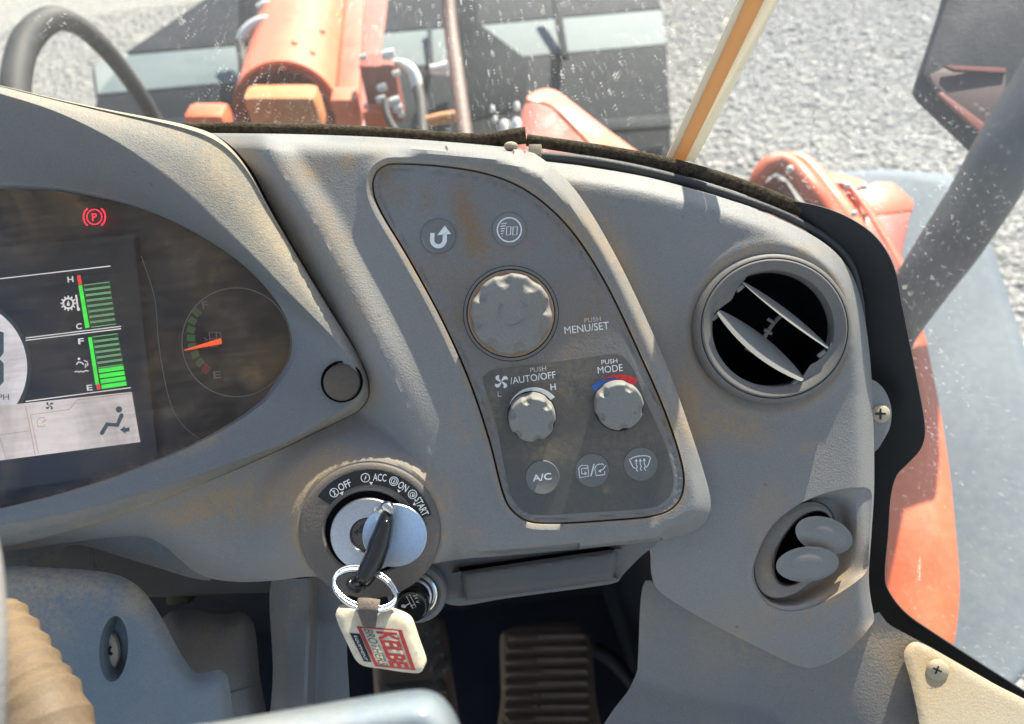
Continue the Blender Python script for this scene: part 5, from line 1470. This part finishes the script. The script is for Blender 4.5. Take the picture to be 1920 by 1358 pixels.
flat('screw_slot', stroke([(1749, 1253), (1766, 1260)], 3.5) + stroke([(1754, 1264), (1760, 1249)], 3.5), float(wtp(1757, 1257)) + 21, M['black'], lc)

# steering column cover
sc_ = thing('steering_column', 'blue-grey steering column cover with a recessed screw at lower left', 'column cover', P(150, 1340, -60))
COL = cr([(-100, 1056), (0, 1060), (120, 1066), (190, 1072), (235, 1084), (272, 1112), (305, 1162), (330, 1210), (352, 1246), (372, 1264), (390, 1260), (412, 1256), (424, 1264), (431, 1290), (438, 1360), (440, 1420), (-100, 1420)], 6, True)
HOLE = circle(213, 1217, 27, 40, 62, 4)
def h_col(x, y):
    d = dist(x, y, COL, True)
    return 20 - 1.3 * softplus(22 - d, 6) - .12 * (x - 100) - .26 * softplus(1150 - y, 18) + 3 * np.exp(-((sdist(x, y, HOLE) - 6) / 6) ** 2)
relief('column_cover', COL, h_col, M['column'], sc_, step=10, holes=[HOLE], skirt=60, holeskirt=46)
lathe('screw_head', 203, 1222, -34, [(24, -4), (24, 3), (18, 8), (.01, 10)], M['trimplate'], sc_, 28, ell=1.6, tx=-14)
flat('screw_slot', stroke([(196, 1216), (210, 1228)], 6) + stroke([(198, 1230), (208, 1212)], 5), -20, M['black'], sc_)
mk('hole_floor', PN(*ringpts(213, 1217, 34, 68, 4, -40).T), [tuple(range(90))], M['column'], sc_, smooth=False)

cl = thing('column_lever', 'dusty tan ribbed rubber boot of a lever at the lower left corner', 'lever', P(60, 1370, 250))
BC = cr([(-6, 1150, 300), (16, 1195, 320), (38, 1245, 345), (60, 1295, 370), (80, 1340, 390), (105, 1430, 420)], 24)
radb = []
for i in range(len(BC)):
    t = i / (len(BC) - 1)
    radb.append(38 + 40 * t + 7 * (1 - abs(((t * 7.5) % 1) * 2 - 1)) ** 1.3)
tube3('rubber_boot', [P(*q) for q in BC], [r * (F - q[2]) * S / F for r, q in zip(radb, BC)], M['boot'], cl, 32)
sr = thing('steering_wheel', 'blurred grey steering wheel rim at the left picture edge', 'steering wheel', P(-30, 1250, 300))
tube('wheel_rim', [(-90, 860, 700), (-52, 1000, 720), (-36, 1100, 740), (-30, 1250, 760), (-40, 1440, 770)], 38, M['lower'], sr, 24)

gb = thing('grey_box', 'grey padded box half hidden behind the steering column cover', 'box', P(400, 1300, -300))
GB = cr([(300, 1165), (420, 1152), (450, 1148), (466, 1156), (478, 1180), (486, 1260), (492, 1420), (300, 1420)], 5, True)
relief('box_shell', GB, lambda x, y: -260 - 1.5 * softplus(26 - dist(x, y, GB, True), 8), M['lower'], gb, step=12, skirt=120)
flat('box_seam', stroke([(420, 1302), (490, 1282)], 1.5), -258, M['black'], gb)
pc = thing('pedestal_trim', 'grey upright trim pillar behind the hanging key tag', 'trim', P(580, 1350, -240))
PT = cr([(508, 1092), (560, 1086), (640, 1080), (652, 1110), (650, 1200), (646, 1420), (516, 1420), (512, 1250)], 5, True)
def h_pt(x, y):
    e = 590 - 10 * ss(1150, 1420, y)
    return -190 - 55 * ss(e - 12, e + 8, x) - 20 * ss(540, 510, x) + 10 * ss(e - 40, e - 12, x) * ss(1130, 1180, y)
relief('trim_shell', PT, h_pt, M['lower'], pc, step=9, skirt=80, guides=[np.array([(590 + d, 1080), (590 + d, 1150), (585 + d, 1250), (580 + d, 1420)], float) for d in (-14, -7, 0, 7, 12)])
rod = tube('link_rod', [(395, 1108, -330), (450, 1099, -330), (500, 1090, -330)], 5, M['satin'])
tag(rod, 'thin grey metal rod in the dark below the cluster', 'rod')
bx = box('connector', P(340, 1112, -340), CR * .006, CU * .005, CB * .006, simple('olive_connector', (.06, .065, .02), .6), None, .001)
tag(bx, 'small olive connector in the dark under the cluster', 'connector')
hn = thing('wire_strands', 'pale thin wires hanging under the cluster', 'wires', P(175, 1050, -180))
for dx in (0, 6, 15):
    tube('wire', [(166 + dx, 1026, -170), (170 + dx, 1040, -168), (169 + dx, 1052, -170), (178 + dx, 1066, -168)], 1.1, M['lower'], hn, 6)

# lever at the bottom edge, near the camera
lv = thing('hand_lever', 'blurred blue-grey lever head with shiny rounded end at the bottom edge', 'lever', P(650, 1420, 420))
LO = cr([(300, 1375), (420, 1352), (560, 1328), (700, 1304), (760, 1295), (800, 1294), (828, 1306), (848, 1330), (862, 1362), (880, 1440), (300, 1440)], 6, True)
o = relief('lever_head', LO, lambda x, y: 740 - 1.4 * softplus(34 - dist(x, y, LO, True), 10), plastic('lever_plastic', (.14, .185, .225), rough=.22, dust=(.50, .35, .15), film=.28, grain=.1, speckle=False), lv, step=10, skirt=80)

# pedals
def pedal(name, label, outline, dep, ribs, matp, slope=.0012):
    t = thing(name, label, 'pedal', PD(outline[0][0], 1420, dep))
    o = np.array(outline, float)
    w_ = F - dep / S
    relief('pad', cr(o, 5, True), lambda x, y: w_ + 3.2 * (y - 1180) - 20 * softplus(6 - dist(x, y, cr(o, 5, True), True), 2) * .5, M['pedal'], t, step=9, skirt=90, dust=False)
    for q in ribs:
        q = np.array(q, float)
        relief('rib', q, lambda x, y: w_ + 3.2 * (y - 1180) + 22 - 6 * softplus(3 - dist(x, y, q, True), 1), matp, t, step=7, skirt=30, dust=False)
    return t
ribs = []
for k in range(10):
    y0 = 1184 + k * 22
    ribs.append([(946 - k * .2 + (8 if k == 0 else 0), y0 + 3), (1098 + k * .9 - (6 if k == 0 else 0), y0 - 4), (1102 + k, y0 + 13), (944, y0 + 19)])
pedal('accelerator_pedal', 'brown dusty ribbed accelerator pedal in the footwell', [(938, 1200), (948, 1182), (975, 1174), (1050, 1168), (1085, 1170), (1103, 1184), (1109, 1210), (1116, 1300), (1120, 1430), (944, 1430), (940, 1300)], .98, ribs, M['pedal'])
ribs = [[(770, 1208), (806, 1168), (818, 1174), (784, 1214)], [(784, 1230), (826, 1184), (832, 1196), (798, 1240)], [(800, 1252), (834, 1208), (838, 1222), (812, 1262)], [(806, 1276), (842, 1232), (846, 1250), (812, 1290)], [(724, 1284), (828, 1272), (838, 1284), (840, 1300), (722, 1312)], [(722, 1318), (842, 1306), (846, 1330), (720, 1344)], [(700, 1230), (730, 1200), (740, 1210), (706, 1246)]]
pedal('brake_pedal', 'dark dusty brake pedal with slanted ribs behind the key tag', [(700, 1180), (740, 1160), (800, 1150), (828, 1160), (838, 1190), (848, 1260), (860, 1340), (866, 1430), (706, 1430), (702, 1300)], .92, ribs, M['pedal_dark'])
cb2 = tubeD('floor_cable', [(1110, 1215, 1.0), (1150, 1240, 1.0), (1185, 1280, .98), (1230, 1330, .95), (1280, 1380, .92)], [14, 14, 13, 13, 13], M['hose'])
tag(cb2, 'dark cable running along the footwell beside the accelerator pedal', 'cable')
